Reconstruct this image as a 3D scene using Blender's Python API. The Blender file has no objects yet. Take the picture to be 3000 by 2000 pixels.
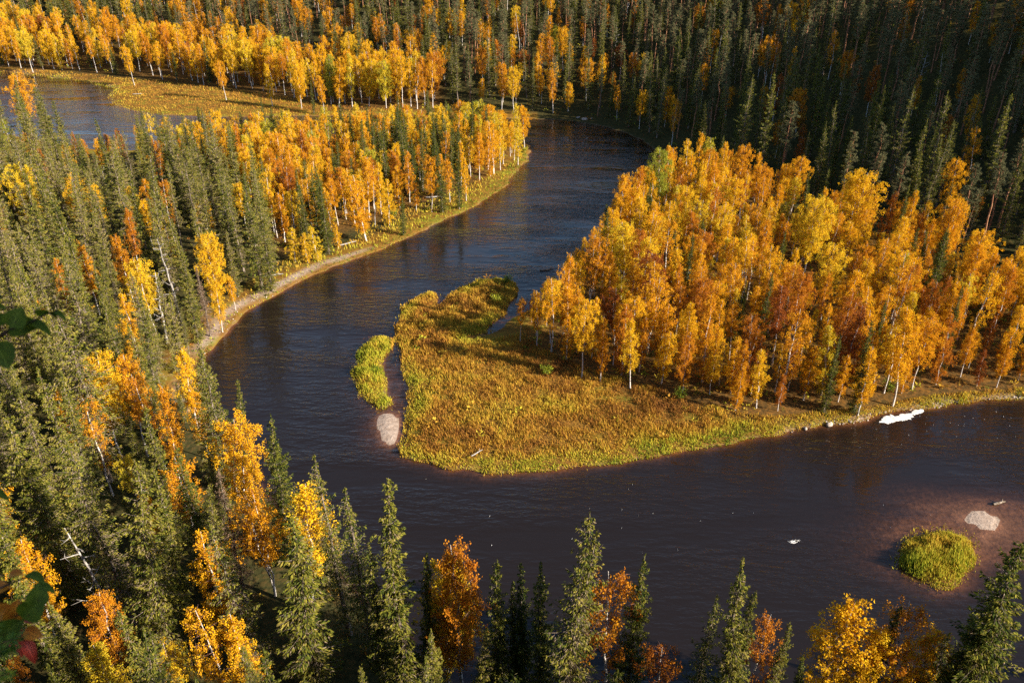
import bpy, math, random
import numpy as np
from mathutils import Vector, Euler

random.seed(7)
RNG = np.random.default_rng(7)
S = bpy.context.scene
C = S.collection
rad = math.radians

# ------------------------------------------------------------------ camera, sky, sun, exposure
CAM_H, PITCH, F_PX = 55.0, 27.9, 1829.0           # metres above the river, degrees below level, focal length for a 2352 px wide photo
cam_d = bpy.data.cameras.new('camera')
cam = bpy.data.objects.new('camera', cam_d)
C.objects.link(cam)
cam.location = (0, 0, CAM_H)
cam.rotation_euler = (rad(90 - PITCH), 0, 0)
cam_d.sensor_width = 36.0
cam_d.lens = 36.0 * F_PX / 2352.0
cam_d.dof.use_dof, cam_d.dof.focus_distance, cam_d.dof.aperture_fstop = True, 110.0, 6.3
cam_d.clip_start, cam_d.clip_end = 0.05, 9000.0
S.camera = cam

SUN_EL, SUN_BACK = 25.0, 23.0                      # elevation; how far behind the viewer's right hand it stands
sd_ = Vector((math.cos(rad(SUN_BACK)) * math.cos(rad(SUN_EL)), -math.sin(rad(SUN_BACK)) * math.cos(rad(SUN_EL)), math.sin(rad(SUN_EL))))
w = bpy.data.worlds.new('World')
S.world = w
w.use_nodes = True
nt = w.node_tree
sky = nt.nodes.new('ShaderNodeTexSky')
sky.sky_type = 'NISHITA'
sky.sun_disc = False
sky.sun_elevation = rad(SUN_EL)
sky.sun_rotation = math.atan2(sd_.x, sd_.y)
sky.air_density, sky.dust_density, sky.ozone_density = 1.0, 0.3, 2.0
nt.links.new(sky.outputs[0], nt.nodes['Background'].inputs[0])
nt.nodes['Background'].inputs[1].default_value = 0.078
sun_d = bpy.data.lights.new('sun', 'SUN')
sun_d.energy, sun_d.angle, sun_d.color = 5.0, rad(0.5), (1.0, 0.90, 0.74)
sun = bpy.data.objects.new('sun', sun_d)
C.objects.link(sun)
sun.location = sd_ * 400
sun.rotation_euler = sd_.to_track_quat('Z', 'Y').to_euler()
S.view_settings.view_transform = 'Standard'
S.view_settings.look = 'None'
S.view_settings.exposure = 1.55
S.view_settings.gamma = 1.0
S.view_settings.use_curve_mapping = False
S.cycles.max_bounces = 5
S.cycles.diffuse_bounces = 2
S.cycles.glossy_bounces = 2
S.cycles.transmission_bounces = 3
S.cycles.transparent_max_bounces = 6
S.cycles.use_denoising = False
S.cycles.caustics_reflective = S.cycles.caustics_refractive = False

# ------------------------------------------------------------------ where a point of the photo lies on the ground
cp, sp = math.cos(rad(PITCH)), math.sin(rad(PITCH))
def ray(u, v):
    a, b = (u - 1176.0), (784.0 - v)
    return np.array([a, F_PX * cp + b * sp, -F_PX * sp + b * cp]) / F_PX
def G(u, v, z=0.0):
    d = ray(u, v)
    t = (CAM_H - z) / -d[2]
    return np.array([d[0] * t, d[1] * t])
def project(x, y, z):
    dz = z - CAM_H
    dep = y * cp - dz * sp
    up = y * sp + dz * cp
    return 1176.0 + F_PX * x / dep, 784.0 - F_PX * up / dep, dep
def GP(pts):
    return np.array([G(u, v) for u, v in pts])
def chaikin(p, n=2):
    for _ in range(n):
        q = np.roll(p, -1, axis=0)
        p = np.stack([0.75 * p + 0.25 * q, 0.25 * p + 0.75 * q], 1).reshape(-1, 2)
    return p
def inside(px, py, poly):
    r = np.zeros(px.shape, bool)
    x0, y0 = poly[-1]
    for x1, y1 in poly:
        if y1 != y0:
            c = ((y0 > py) != (y1 > py)) & (px < (x1 - x0) * (py - y0) / (y1 - y0) + x0)
            r ^= c
        x0, y0 = x1, y1
    return r
def sdist(px, py, poly):
    """distance to a polygon's edge, positive inside it"""
    m = np.full(px.shape, 1e18)
    x0, y0 = poly[-1]
    for x1, y1 in poly:
        dx, dy = x1 - x0, y1 - y0
        t = np.clip(((px - x0) * dx + (py - y0) * dy) / (dx * dx + dy * dy + 1e-12), 0, 1)
        m = np.minimum(m, (px - x0 - t * dx) ** 2 + (py - y0 - t * dy) ** 2)
        x0, y0 = x1, y1
    m = np.sqrt(m)
    return np.where(inside(px, py, poly), m, -m)
def vnoise(x, y, scale, seed):
    r = np.random.default_rng(seed)
    g = r.random((64, 64))
    fx, fy = x / scale + 1000.3, y / scale + 1000.7
    ix, iy = np.floor(fx).astype(int), np.floor(fy).astype(int)
    tx, ty = fx - ix, fy - iy
    tx, ty = tx * tx * (3 - 2 * tx), ty * ty * (3 - 2 * ty)
    a, b = g[ix % 64, iy % 64], g[(ix + 1) % 64, iy % 64]
    c, d = g[ix % 64, (iy + 1) % 64], g[(ix + 1) % 64, (iy + 1) % 64]
    return (a * (1 - tx) + b * tx) * (1 - ty) + (c * (1 - tx) + d * tx) * ty
def fbm(x, y, scale, seed):
    return 0.55 * vnoise(x, y, scale, seed) + 0.3 * vnoise(x, y, scale / 2.3, seed + 1) + 0.15 * vnoise(x, y, scale / 5.1, seed + 2)

# ------------------------------------------------------------------ outlines read off the photograph
river = [(-200, 150), (45, 172), (130, 181), (215, 192), (264, 206), (246, 222), (258, 238), (300, 256), (420, 268), (600, 268), (800, 266), (1000, 266), (1200, 272),
         (1300, 276), (1400, 292), (1470, 318), (1512, 350), (1500, 385), (1460, 440), (1410, 510), (1350, 580), (1295, 640), (1252, 690), (1212, 710),
         (1186, 726), (1164, 750), (1140, 764), (1105, 775), (1085, 776), (1115, 758), (1138, 738), (1160, 712), (1178, 690),
         (1192, 668), (1180, 652), (1150, 641), (1105, 645), (1060, 662), (1022, 680), (1012, 702), (1002, 700), (1008, 680), (990, 670), (955, 688), (917, 708), (908, 740), (905, 790), (917, 815),
         (915, 850), (930, 875), (934, 930), (932, 965), (915, 1000), (918, 1045), (960, 1064), (1030, 1080), (1130, 1086), (1250, 1085), (1400, 1062), (1500, 1046),
         (1600, 1030), (1700, 1010), (1800, 992), (1900, 975), (2000, 960), (2100, 945), (2200, 932), (2352, 917), (2700, 890), (3600, 860),
         (3600, 1500), (2700, 1560), (2352, 1600), (2100, 1640), (1800, 1660), (1500, 1655), (1250, 1640), (1080, 1590), (960, 1490), (870, 1390), (770, 1290), (690, 1205), (590, 1120),
         (500, 1030), (458, 950), (452, 880), (466, 832), (490, 795), (520, 757), (560, 720), (620, 682), (700, 641), (780, 607), (860, 580), (930, 550), (1000, 516), (1060, 490),
         (1130, 452), (1168, 430), (1174, 412), (1205, 376), (1222, 350), (1216, 330), (1180, 322), (1000, 320), (800, 318), (600, 320), (420, 330), (330, 345), (240, 345), (120, 330), (-200, 260)]
river_g = chaikin(GP(river), 2)
islet_left = [(800, 856), (814, 846), (815, 810), (836, 785), (842, 769), (892, 765), (906, 792), (896, 812), (881, 832), (886, 870), (900, 908), (903, 930), (885, 941), (852, 932), (830, 910), (812, 882)]
islet_right = [(2050, 1296), (2076, 1258), (2092, 1236), (2132, 1216), (2182, 1216), (2226, 1236), (2236, 1268), (2226, 1310), (2203, 1350), (2180, 1360), (2140, 1346), (2082, 1316)]
sand_left = [(862, 958), (884, 948), (908, 950), (917, 982), (908, 1010), (892, 1026), (872, 996)]
sand_right = [(2205, 1188), (2228, 1178), (2256, 1174), (2284, 1186), (2300, 1204), (2290, 1222), (2268, 1218), (2244, 1206), (2226, 1198)]
sand_tiny = [(2254, 1232), (2262, 1226), (2268, 1234), (2258, 1240)]
islands = [chaikin(GP(islet_left)), chaikin(GP(islet_right))]
bars = [chaikin(GP(sand_left)), chaikin(GP(sand_right)), chaikin(GP(sand_tiny))]
foot = [(-900, 138), (0, 148), (300, 178), (560, 205), (740, 232), (900, 250), (1050, 258), (1220, 268), (1310, 272), (1400, 286), (1480, 312), (1540, 345), (1700, 400), (1900, 455), (2100, 520), (2352, 590)]
hill_g = np.vstack([GP(foot), [[140, 112], [230, 96], [420, 70], [900, 40], [4000, 0], [4000, 5000], [-4000, 5000], [-4000, 420]]])

GROVES = [[(1180, 792), (1198, 748), (1222, 722), (1262, 697), (1315, 640), (1395, 568), (1475, 475), (1540, 425), (1640, 432), (1800, 490), (2000, 552), (2150, 605), (2215, 650), (2260, 720), (2352, 680), (2700, 730), (2800, 860), (2352, 888), (2240, 900), (2150, 898), (2060, 912), (1960, 928), (1850, 945), (1760, 957), (1690, 955), (1620, 930), (1530, 903), (1440, 882), (1370, 866), (1310, 838), (1240, 812)],
          [(1212, 344), (1190, 368), (1150, 402), (1090, 428), (1010, 450), (950, 474), (900, 492), (860, 505), (815, 522), (775, 534), (700, 570), (655, 582), (600, 500), (520, 420), (420, 385), (330, 380), (450, 372), (600, 362), (800, 352), (1000, 345), (1150, 340)],
          [(-300, 112), (0, 126), (300, 150), (560, 180), (760, 208), (900, 224), (1000, 232), (1010, 262), (900, 256), (760, 248), (700, 239), (600, 217), (450, 199), (300, 179), (150, 165), (0, 159), (-300, 148)]]
def axis(lo, hi, step, far, k):
    a = list(np.arange(lo, hi + 1e-6, step))
    s, v = step, a[-1]
    while v < far[1]:
        s *= k; v += s; a.append(v)
    s, v = step, a[0]
    b = []
    while v > far[0]:
        s *= k; v -= s; b.append(v)
    return np.array(b[::-1] + a)
AX = axis(-125, 125, 0.85, (-4200, 4200), 1.14)
AY = axis(4, 265, 0.85, (-1500, 5200), 1.12)
GX, GY = np.meshgrid(AX, AY)
fx, fy = GX.ravel(), GY.ravel()
wet = sdist(fx, fy, river_g)                      # positive in the river
for q in islands + bars:
    wet = np.minimum(wet, -sdist(fx, fy, q))
wet = wet + np.where(np.max([sdist(fx, fy, q) for q in bars], axis=0) > -2, 0.35, 1.0) * ((vnoise(fx, fy, 2.2, 3) - 0.5) * 0.9 + (vnoise(fx, fy, 6.5, 4) - 0.5) * 1.1)
bar_d = np.max([sdist(fx, fy, q) for q in bars], axis=0)
isl_d = np.max([sdist(fx, fy, q) for q in islands], axis=0)
hill_d = sdist(fx, fy, hill_g)
land = -wet
# the banks and the flats
z_land = 0.45 * (1 - np.exp(-np.maximum(land, 0) / 1.8)) + 0.35 * (1 - np.exp(-np.maximum(land - 4, 0) / 14.0)) + (fbm(fx, fy, 14, 11) - 0.5) * 0.4 * np.clip(land / 5, 0, 1)
z_land = np.where(isl_d > -1.5, np.minimum(z_land, 0.32), z_land)
z_land = np.where(bar_d > -1.5, np.clip(0.12 * (bar_d + 0.5), -1, 0.3), z_land)
deep = 0.7 + 2.2 * fbm(fx, fy, 26, 21)
rb = G(2180, 1225)
rs_ = G(1950, 1175)
shoal = 0.72 * np.exp(-(((fx - rb[0] - 5) / 13) ** 2 + ((fy - rb[1] + 2) / 7) ** 2)) + 0.95 * np.exp(-(((fx - rs_[0] - 10) / 32) ** 2 + ((fy - rs_[1] + .5) / 8.5) ** 2))
shoal = shoal * (0.45 + 1.0 * fbm(fx + 1.4 * fy, fy * 2.2, 11, 23))
lb = G(880, 985)
shoal2 = np.exp(-(((fx - lb[0]) / 4.5) ** 2 + ((fy - lb[1]) / 7) ** 2))
deep = deep * (1 - 0.9 * np.clip(shoal, 0, 1)) * (1 - 0.75 * shoal2)
z_bed = -deep * (1 - np.exp(-np.maximum(wet, 0) / 3.0)) - 0.02
z = np.where(land > 0, z_land, z_bed)
# the far hill: wraps nearer on the right
h = np.maximum(hill_d, 0)
h = h - 9 * (1 - np.exp(-h / 9))
up_right = np.clip((fx - 20) / 120, 0, 1)
hz = (0.46 + 0.12 * up_right) * h * (0.86 + 0.28 * fbm(fx, fy, 60, 31))
hz = 125 * (1 - np.exp(-hz / 125))
hz = hz + 48 * np.exp(-((fx - 152) / 25) ** 2 - ((fy - 165) / 30) ** 2) * np.clip(hill_d / 25, 0, 1)   # the shoulder of the hill outside the view, which shades its foot
z = z + hz + (fbm(fx, fy, 22, 33) - 0.5) * 2.5 * np.clip(h / 20, 0, 1)
# the cliff the viewer stands on
ycl = np.where(fx < -8, 0.16 * (-fx - 8), 0.0) - 0.03 * np.maximum(fx, 0) + 2.5 * (vnoise(fx, fy * 0, 16, 41) - 0.5) * np.clip(np.abs(fx) / 12 - 0.3, 0, 1)
s = fy - ycl - 0.9
cl = 53.3 * np.clip(1 - s / 37.0, 0, 1) ** 1.75
cl = np.where(s < 0, 53.3 + 0.12 * np.minimum(-s, 160), cl)
cl = cl * (1 - 0.35 * np.clip((-fx - 30) / 120, 0, 1))
cl = cl + (fbm(fx, fy, 7, 43) - 0.5) * 2.2 * np.clip(cl / 8, 0, 1) * np.clip((np.hypot(fx, fy) - 4) / 8, 0, 1)
z = np.where(cl > 0.05, np.maximum(z, cl + np.minimum(z, 0.6)), z)
Z = z.reshape(GX.shape)
LANDD = land.reshape(GX.shape)
def bil(A, x, y):
    i = np.clip(np.searchsorted(AX, x) - 1, 0, len(AX) - 2)
    j = np.clip(np.searchsorted(AY, y) - 1, 0, len(AY) - 2)
    tx = (x - AX[i]) / (AX[i + 1] - AX[i]); ty = (y - AY[j]) / (AY[j + 1] - AY[j])
    return (A[j, i] * (1 - tx) + A[j, i + 1] * tx) * (1 - ty) + (A[j + 1, i] * (1 - tx) + A[j + 1, i + 1] * tx) * ty
BARD = bar_d.reshape(GX.shape)
def ground(x, y): return bil(Z, x, y)
def shore(x, y): return bil(LANDD, x, y)

# ------------------------------------------------------------------ materials
def mat(name):
    m = bpy.data.materials.new(name)
    m.use_nodes = True
    n = m.node_tree.nodes
    for q in list(n):
        if q.type != 'OUTPUT_MATERIAL': n.remove(q)
    return m, n, m.node_tree.links, n['Material Output'] if 'Material Output' in n else n[0]
def ramp(n, stops):
    r = n.new('ShaderNodeValToRGB')
    e = r.color_ramp.elements
    while len(e) > 1: e.remove(e[-1])
    e[0].position, e[0].color = stops[0][0], (*stops[0][1], 1)
    for p, c in stops[1:]:
        k = e.new(p); k.color = (*c, 1)
    return r
def math_n(n, l, op, a, b=None, c=None):
    m = n.new('ShaderNodeMath'); m.operation = op
    for i, q in enumerate((a, b, c)):
        if q is None: continue
        if isinstance(q, (int, float)): m.inputs[i].default_value = q
        else: l.new(q, m.inputs[i])
    return m.outputs[0]
def attr(n, name, kind='GEOMETRY'):
    a = n.new('ShaderNodeAttribute'); a.attribute_name = name; a.attribute_type = kind
    return a.outputs['Fac']
def noise(n, l, scale, detail=4, vec=None, rough=0.6):
    t = n.new('ShaderNodeTexNoise')
    t.inputs['Scale'].default_value = scale; t.inputs['Detail'].default_value = detail; t.inputs['Roughness'].default_value = rough
    if vec is not None: l.new(vec, t.inputs['Vector'])
    return t.outputs['Fac']
def leaf_material(name, stops, transl, lo=0.22, rough=None):
    """leaf colour = the tree's own tint plus each leaf's small difference"""
    m, n, l, out = mat(name)
    t, v = attr(n, 'tint', 'INSTANCER'), attr(n, 'var')
    f = math_n(n, l, 'MULTIPLY_ADD', v, lo, t)
    r = ramp(n, stops); l.new(f, r.inputs[0])
    d = n.new('ShaderNodeBsdfDiffuse'); l.new(r.outputs[0], d.inputs[0])
    tr = n.new('ShaderNodeBsdfTranslucent'); l.new(r.outputs[0], tr.inputs[0])
    x = n.new('ShaderNodeMixShader'); x.inputs[0].default_value = transl
    l.new(d.outputs[0], x.inputs[1]); l.new(tr.outputs[0], x.inputs[2]); l.new(x.outputs[0], out.inputs[0])
    return m
M = {}
M['birch_leaves'] = leaf_material('birch_leaves', [(0.0, (0.26, 0.075, 0.016)), (0.2, (0.48, 0.175, 0.016)), (0.42, (0.66, 0.315, 0.014)), (0.62, (0.72, 0.415, 0.016)), (0.8, (0.66, 0.47, 0.028)), (0.93, (0.42, 0.38, 0.036)), (1.0, (0.24, 0.26, 0.03))], 0.36, 0.22)
M['spruce_needles'] = leaf_material('spruce_needles', [(0.0, (0.024, 0.042, 0.012)), (0.3, (0.068, 0.082, 0.014)), (0.6, (0.175, 0.162, 0.024)), (0.8, (0.25, 0.20, 0.04)), (0.9, (0.22, 0.165, 0.10)), (1.0, (0.27, 0.20, 0.14))], 0.18, 1.0)
M['pine_needles'] = leaf_material('pine_needles', [(0.0, (0.045, 0.060, 0.028)), (0.5, (0.135, 0.13, 0.062)), (1.0, (0.215, 0.19, 0.09))], 0.18, 0.45)
M['grass_blades'] = leaf_material('grass_blades', [(0.0, (0.15, 0.06, 0.022)), (0.2, (0.32, 0.145, 0.03)), (0.42, (0.46, 0.26, 0.035)), (0.6, (0.48, 0.36, 0.045)), (0.78, (0.36, 0.36, 0.03)), (0.9, (0.15, 0.20, 0.022)), (1.0, (0.05, 0.085, 0.014))], 0.3, 1.0)
M['dry_needles'] = leaf_material('dry_needles', [(0.0, (0.12, 0.07, 0.04)), (1.0, (0.24, 0.16, 0.11))], 0.15, 0.8)

def bark(name, a, b, scale, stretch, lo=0.45, hi=0.62):
    m, n, l, out = mat(name)
    tc = n.new('ShaderNodeTexCoord'); mp = n.new('ShaderNodeMapping')
    mp.inputs['Scale'].default_value = stretch
    l.new(tc.outputs['Object'], mp.inputs[0])
    f = noise(n, l, scale, 3, mp.outputs[0])
    r = ramp(n, [(lo, a), (hi, b)]); l.new(f, r.inputs[0])
    d = n.new('ShaderNodeBsdfDiffuse'); l.new(r.outputs[0], d.inputs[0]); l.new(d.outputs[0], out.inputs[0])
    return m
M['birch_bark'] = bark('birch_bark', (0.52, 0.47, 0.43), (0.07, 0.06, 0.05), 1.3, (1, 1, 3.5), 0.55, 0.63)
M['spruce_bark'] = bark('spruce_bark', (0.10, 0.075, 0.055), (0.27, 0.22, 0.18), 3.0, (2, 2, 0.6))
M['pine_bark'] = bark('pine_bark', (0.22, 0.10, 0.055), (0.36, 0.19, 0.11), 2.0, (2, 2, 0.7))
M['birch_twigs'] = bark('birch_twigs', (0.13, 0.07, 0.06), (0.24, 0.14, 0.11), 2.0, (1, 1, 1))
M['grey_wood'] = bark('grey_wood', (0.20, 0.18, 0.165), (0.42, 0.39, 0.36), 4.0, (3, 3, 0.5))
M['twig_bark'] = bark('twig_bark', (0.05, 0.03, 0.02), (0.12, 0.07, 0.045), 60.0, (1, 1, 1))

# ground: forest floor, meadow, sand, wet bed
m, n, l, out = mat('ground'); M['ground'] = m
tc = n.new('ShaderNodeTexCoord')
f1 = noise(n, l, 0.22, 6, tc.outputs['Object'], 0.7)
f2 = noise(n, l, 1.7, 4, tc.outputs['Object'], 0.65)
floor_r = ramp(n, [(0.3, (0.020, 0.022, 0.010)), (0.5, (0.045, 0.042, 0.016)), (0.68, (0.085, 0.055, 0.020))]); l.new(f2, floor_r.inputs[0])
mead_r = ramp(n, [(0.3, (0.10, 0.045, 0.015)), (0.5, (0.19, 0.10, 0.02)), (0.66, (0.15, 0.14, 0.02))]); l.new(f1, mead_r.inputs[0])
sand_r = ramp(n, [(0.35, (0.29, 0.21, 0.16)), (0.65, (0.42, 0.325, 0.26))]); l.new(f2, sand_r.inputs[0])
fine = noise(n, l, 9.0, 3, tc.outputs['Object'], 0.7)
sand_f = ramp(n, [(0.35, (0.75, 0.75, 0.75)), (0.62, (1.0, 1.0, 1.0))]); l.new(fine, sand_f.inputs[0])
sm = n.new('ShaderNodeMix'); sm.data_type = 'RGBA'; sm.blend_type = 'MULTIPLY'; sm.inputs[0].default_value = 1.0
l.new(sand_r.outputs[0], sm.inputs[6]); l.new(sand_f.outputs[0], sm.inputs[7])
rock_r = ramp(n, [(0.35, (0.10, 0.085, 0.07)), (0.65, (0.25, 0.22, 0.19))]); l.new(f2, rock_r.inputs[0])
def mixc(fac, a, b):
    x = n.new('ShaderNodeMix'); x.data_type = 'RGBA'
    l.new(fac, x.inputs[0]); l.new(a, x.inputs[6]); l.new(b, x.inputs[7]); return x.outputs[2]
litt_r = ramp(n, [(0.32, (0.05, 0.035, 0.014)), (0.5, (0.10, 0.055, 0.018)), (0.66, (0.18, 0.085, 0.02))]); l.new(f2, litt_r.inputs[0])
bed_r = ramp(n, [(0.35, (0.12, 0.080, 0.058)), (0.65, (0.29, 0.195, 0.145))]); l.new(f2, bed_r.inputs[0])
c = mixc(attr(n, 'litter'), floor_r.outputs[0], litt_r.outputs[0])
c = mixc(attr(n, 'meadow'), c, mead_r.outputs[0])
c = mixc(attr(n, 'rock'), c, rock_r.outputs[0])
c = mixc(attr(n, 'sand'), c, sm.outputs[2])
c = mixc(attr(n, 'bed'), c, bed_r.outputs[0])
bp = n.new('ShaderNodeBump'); bp.inputs['Strength'].default_value = 0.5; bp.inputs['Distance'].default_value = 0.3; l.new(f2, bp.inputs['Height'])
d = n.new('ShaderNodeBsdfDiffuse'); l.new(c, d.inputs[0]); l.new(bp.outputs[0], d.inputs['Normal']); l.new(d.outputs[0], out.inputs[0])

# river water: brown bog water over its bed, clear where it is shallow
m, n, l, out = mat('river_water'); M['water'] = m
tc = n.new('ShaderNodeTexCoord'); mp = n.new('ShaderNodeMapping')
mp.inputs['Rotation'].default_value = (0, 0, rad(28)); mp.inputs['Scale'].default_value = (0.55, 1.5, 1)
l.new(tc.outputs['Object'], mp.inputs[0])
r1 = noise(n, l, 0.9, 3, mp.outputs[0], 0.6)
mp2 = n.new('ShaderNodeMapping'); mp2.inputs['Rotation'].default_value = (0, 0, rad(12)); mp2.inputs['Scale'].default_value = (0.35, 1.2, 1); l.new(tc.outputs['Object'], mp2.inputs[0])
r2 = noise(n, l, 0.10, 4, mp2.outputs[0], 0.6)
amp = n.new('ShaderNodeMapRange'); amp.inputs[1].default_value, amp.inputs[2].default_value = 0.38, 0.62
amp.inputs[3].default_value, amp.inputs[4].default_value = 0.12, 1.35
l.new(r2, amp.inputs[0])
calm = attr(n, 'calm')
hgt = math_n(n, l, 'MULTIPLY', r1, math_n(n, l, 'MULTIPLY', amp.outputs[0], calm))
bp = n.new('ShaderNodeBump'); bp.inputs['Strength'].default_value = 0.6; bp.inputs['Distance'].default_value = 0.35; l.new(hgt, bp.inputs['Height'])
lw = n.new('ShaderNodeLayerWeight'); lw.inputs[0].default_value = 0.5; l.new(bp.outputs[0], lw.inputs[1])
fr = math_n(n, l, 'MULTIPLY_ADD', math_n(n, l, 'POWER', lw.outputs['Facing'], 5.0), 0.97, 0.028)
gl = n.new('ShaderNodeBsdfGlossy'); gl.inputs['Roughness'].default_value = 0.08; l.new(bp.outputs[0], gl.inputs['Normal'])
gl.inputs[0].default_value = (1, 1, 1, 1)
df = n.new('ShaderNodeBsdfDiffuse'); df.inputs[0].default_value = (0.0110, 0.0074, 0.0058, 1)
tp = n.new('ShaderNodeBsdfTransparent'); tp.inputs[0].default_value = (0.78, 0.60, 0.48, 1)
dp = math_n(n, l, 'SUBTRACT', 1.0, math_n(n, l, 'POWER', 2.718, math_n(n, l, 'MULTIPLY', attr(n, 'depth'), -2.3)))
x1 = n.new('ShaderNodeMixShader'); l.new(dp, x1.inputs[0]); l.new(tp.outputs[0], x1.inputs[1]); l.new(df.outputs[0], x1.inputs[2])
x2 = n.new('ShaderNodeMixShader'); l.new(fr, x2.inputs[0]); l.new(x1.outputs[0], x2.inputs[1]); l.new(gl.outputs[0], x2.inputs[2])
l.new(x2.outputs[0], out.inputs[0])

def plain(name, a, b, scale):
    m, n, l, out = mat(name)
    tc = n.new('ShaderNodeTexCoord')
    f = noise(n, l, scale, 4, tc.outputs['Object'])
    r = ramp(n, [(0.35, a), (0.65, b)]); l.new(f, r.inputs[0])
    d = n.new('ShaderNodeBsdfDiffuse'); l.new(r.outputs[0], d.inputs[0]); l.new(d.outputs[0], out.inputs[0])
    return m
M['foam'] = plain('foam', (0.42, 0.39, 0.36), (0.82, 0.81, 0.80), 2.2)
M['stone'] = plain('stone', (0.22, 0.17, 0.14), (0.42, 0.36, 0.31), 2.0)

def near_leaf(name, a, b, scale=60.0, transl=0.3, gloss=0.03):
    """leaf blade with a pale midrib and side veins, darker blotches and browned spots"""
    m, n, l, out = mat(name)
    tc = n.new('ShaderNodeTexCoord')
    f = noise(n, l, scale, 5, tc.outputs['Object'])
    r = ramp(n, [(0.36, a), (0.64, b)]); l.new(f, r.inputs[0])
    sx = n.new('ShaderNodeSeparateXYZ'); l.new(tc.outputs['Object'], sx.inputs[0])
    ay = math_n(n, l, 'ABSOLUTE', sx.outputs['Y'])
    rib = math_n(n, l, 'LESS_THAN', ay, 0.0007)
    ph = math_n(n, l, 'FRACT', math_n(n, l, 'MULTIPLY', math_n(n, l, 'MULTIPLY_ADD', ay, -1.1, sx.outputs['X']), 140.0))
    vein = math_n(n, l, 'MAXIMUM', rib, math_n(n, l, 'MULTIPLY', math_n(n, l, 'LESS_THAN', ph, 0.13), 0.6))
    spots = ramp(n, [(0.66, (0, 0, 0)), (0.72, (1, 1, 1))]); l.new(noise(n, l, 130.0, 2, tc.outputs['Object']), spots.inputs[0])
    c1 = n.new('ShaderNodeMix'); c1.data_type = 'RGBA'; l.new(vein, c1.inputs[0]); l.new(r.outputs[0], c1.inputs[6]); c1.inputs[7].default_value = (b[0] * 1.5 + .02, b[1] * 1.4 + .02, b[2] * 1.3 + .01, 1)
    c2 = n.new('ShaderNodeMix'); c2.data_type = 'RGBA'; l.new(spots.outputs[0], c2.inputs[0]); l.new(c1.outputs[2], c2.inputs[6]); c2.inputs[7].default_value = (0.06, 0.028, 0.012, 1)
    d = n.new('ShaderNodeBsdfDiffuse'); l.new(c2.outputs[2], d.inputs[0])
    t = n.new('ShaderNodeBsdfTranslucent'); l.new(c2.outputs[2], t.inputs[0])
    x = n.new('ShaderNodeMixShader'); x.inputs[0].default_value = transl
    l.new(d.outputs[0], x.inputs[1]); l.new(t.outputs[0], x.inputs[2])
    g = n.new('ShaderNodeBsdfGlossy'); g.inputs['Roughness'].default_value = 0.5
    y = n.new('ShaderNodeMixShader'); y.inputs[0].default_value = gloss
    l.new(x.outputs[0], y.inputs[1]); l.new(g.outputs[0], y.inputs[2]); l.new(y.outputs[0], out.inputs[0])
    return m
M['green_leaf'] = near_leaf('green_leaf', (0.055, 0.080, 0.005), (0.10, 0.13, 0.006), gloss=0.012)
M['orange_leaf'] = near_leaf('orange_leaf', (0.42, 0.09, 0.004), (0.62, 0.22, 0.008))
M['red_leaf'] = near_leaf('red_leaf', (0.24, 0.012, 0.005), (0.40, 0.03, 0.006))
M['fresh_needles'] = near_leaf('fresh_needles', (0.07, 0.13, 0.014), (0.12, 0.2, 0.02))

# ------------------------------------------------------------------ mesh helpers
class MB:
    def __init__(s): s.v, s.q, s.a, s.m, s.n, s.slot = [], [], [], [], 0, 0
    def add(s, v, q, a=0.5):
        v = np.asarray(v, float).reshape(-1, 3); q = np.asarray(q, int).reshape(-1, 4)
        s.v.append(v); s.q.append(q + s.n); s.n += len(v)
        s.m.append(np.full(len(q), s.slot))
        s.a.append(np.full(len(q), a) if np.isscalar(a) else np.asarray(a, float))
    def mesh(s, name, material, smooth=False, extra=None):
        v, q, a = np.vstack(s.v), np.vstack(s.q), np.concatenate(s.a)
        me = quads(name, v, q, {'var': ('FACE', a)}, material, smooth)
        mi = np.concatenate(s.m)
        if extra is not None: me.materials.append(extra); me.polygons.foreach_set('material_index', mi.astype(np.int32))
        return me
def quads(name, v, q, attrs, material, smooth=False):
    me = bpy.data.meshes.new(name)
    tri = q[:, 3] == q[:, 2]
    me.vertices.add(len(v)); me.vertices.foreach_set('co', np.ascontiguousarray(v, np.float32).ravel())
    if tri.any():
        sizes = np.where(tri, 3, 4)
        keep = np.ones(q.shape, bool); keep[tri, 3] = False
        loops = q[keep]
        starts = np.concatenate([[0], np.cumsum(sizes)[:-1]])
    else:
        loops, starts = q.ravel(), np.arange(len(q)) * 4
    me.loops.add(len(loops)); me.loops.foreach_set('vertex_index', loops.astype(np.int32))
    me.polygons.add(len(q)); me.polygons.foreach_set('loop_start', starts.astype(np.int32))
    for k, (dom, val) in attrs.items():
        at = me.attributes.new(k, 'FLOAT', dom); at.data.foreach_set('value', np.ascontiguousarray(val, np.float32))
    me.update(calc_edges=True)
    if material: me.materials.append(material)
    if smooth: me.polygons.foreach_set('use_smooth', np.ones(len(q), bool))
    return me
def unit(a): return a / (np.linalg.norm(a, axis=-1, keepdims=True) + 1e-9)
def leaves(mb, c, ax, ln, wd, var, rng):
    """diamond shaped leaf faces at c along ax"""
    ax = unit(ax)
    r = unit(rng.normal(size=c.shape))
    s = unit(np.cross(ax, r))
    ln = np.asarray(ln).reshape(-1, 1); wd = np.asarray(wd).reshape(-1, 1)
    v = np.stack([c - ax * ln * 0.5, c + s * wd * 0.5 - ax * ln * 0.08, c + ax * ln * 0.5, c - s * wd * 0.5 - ax * ln * 0.08], 1)
    k = np.arange(len(c))[:, None] * 4
    mb.add(v, k + np.arange(4)[None, :], var)
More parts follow.
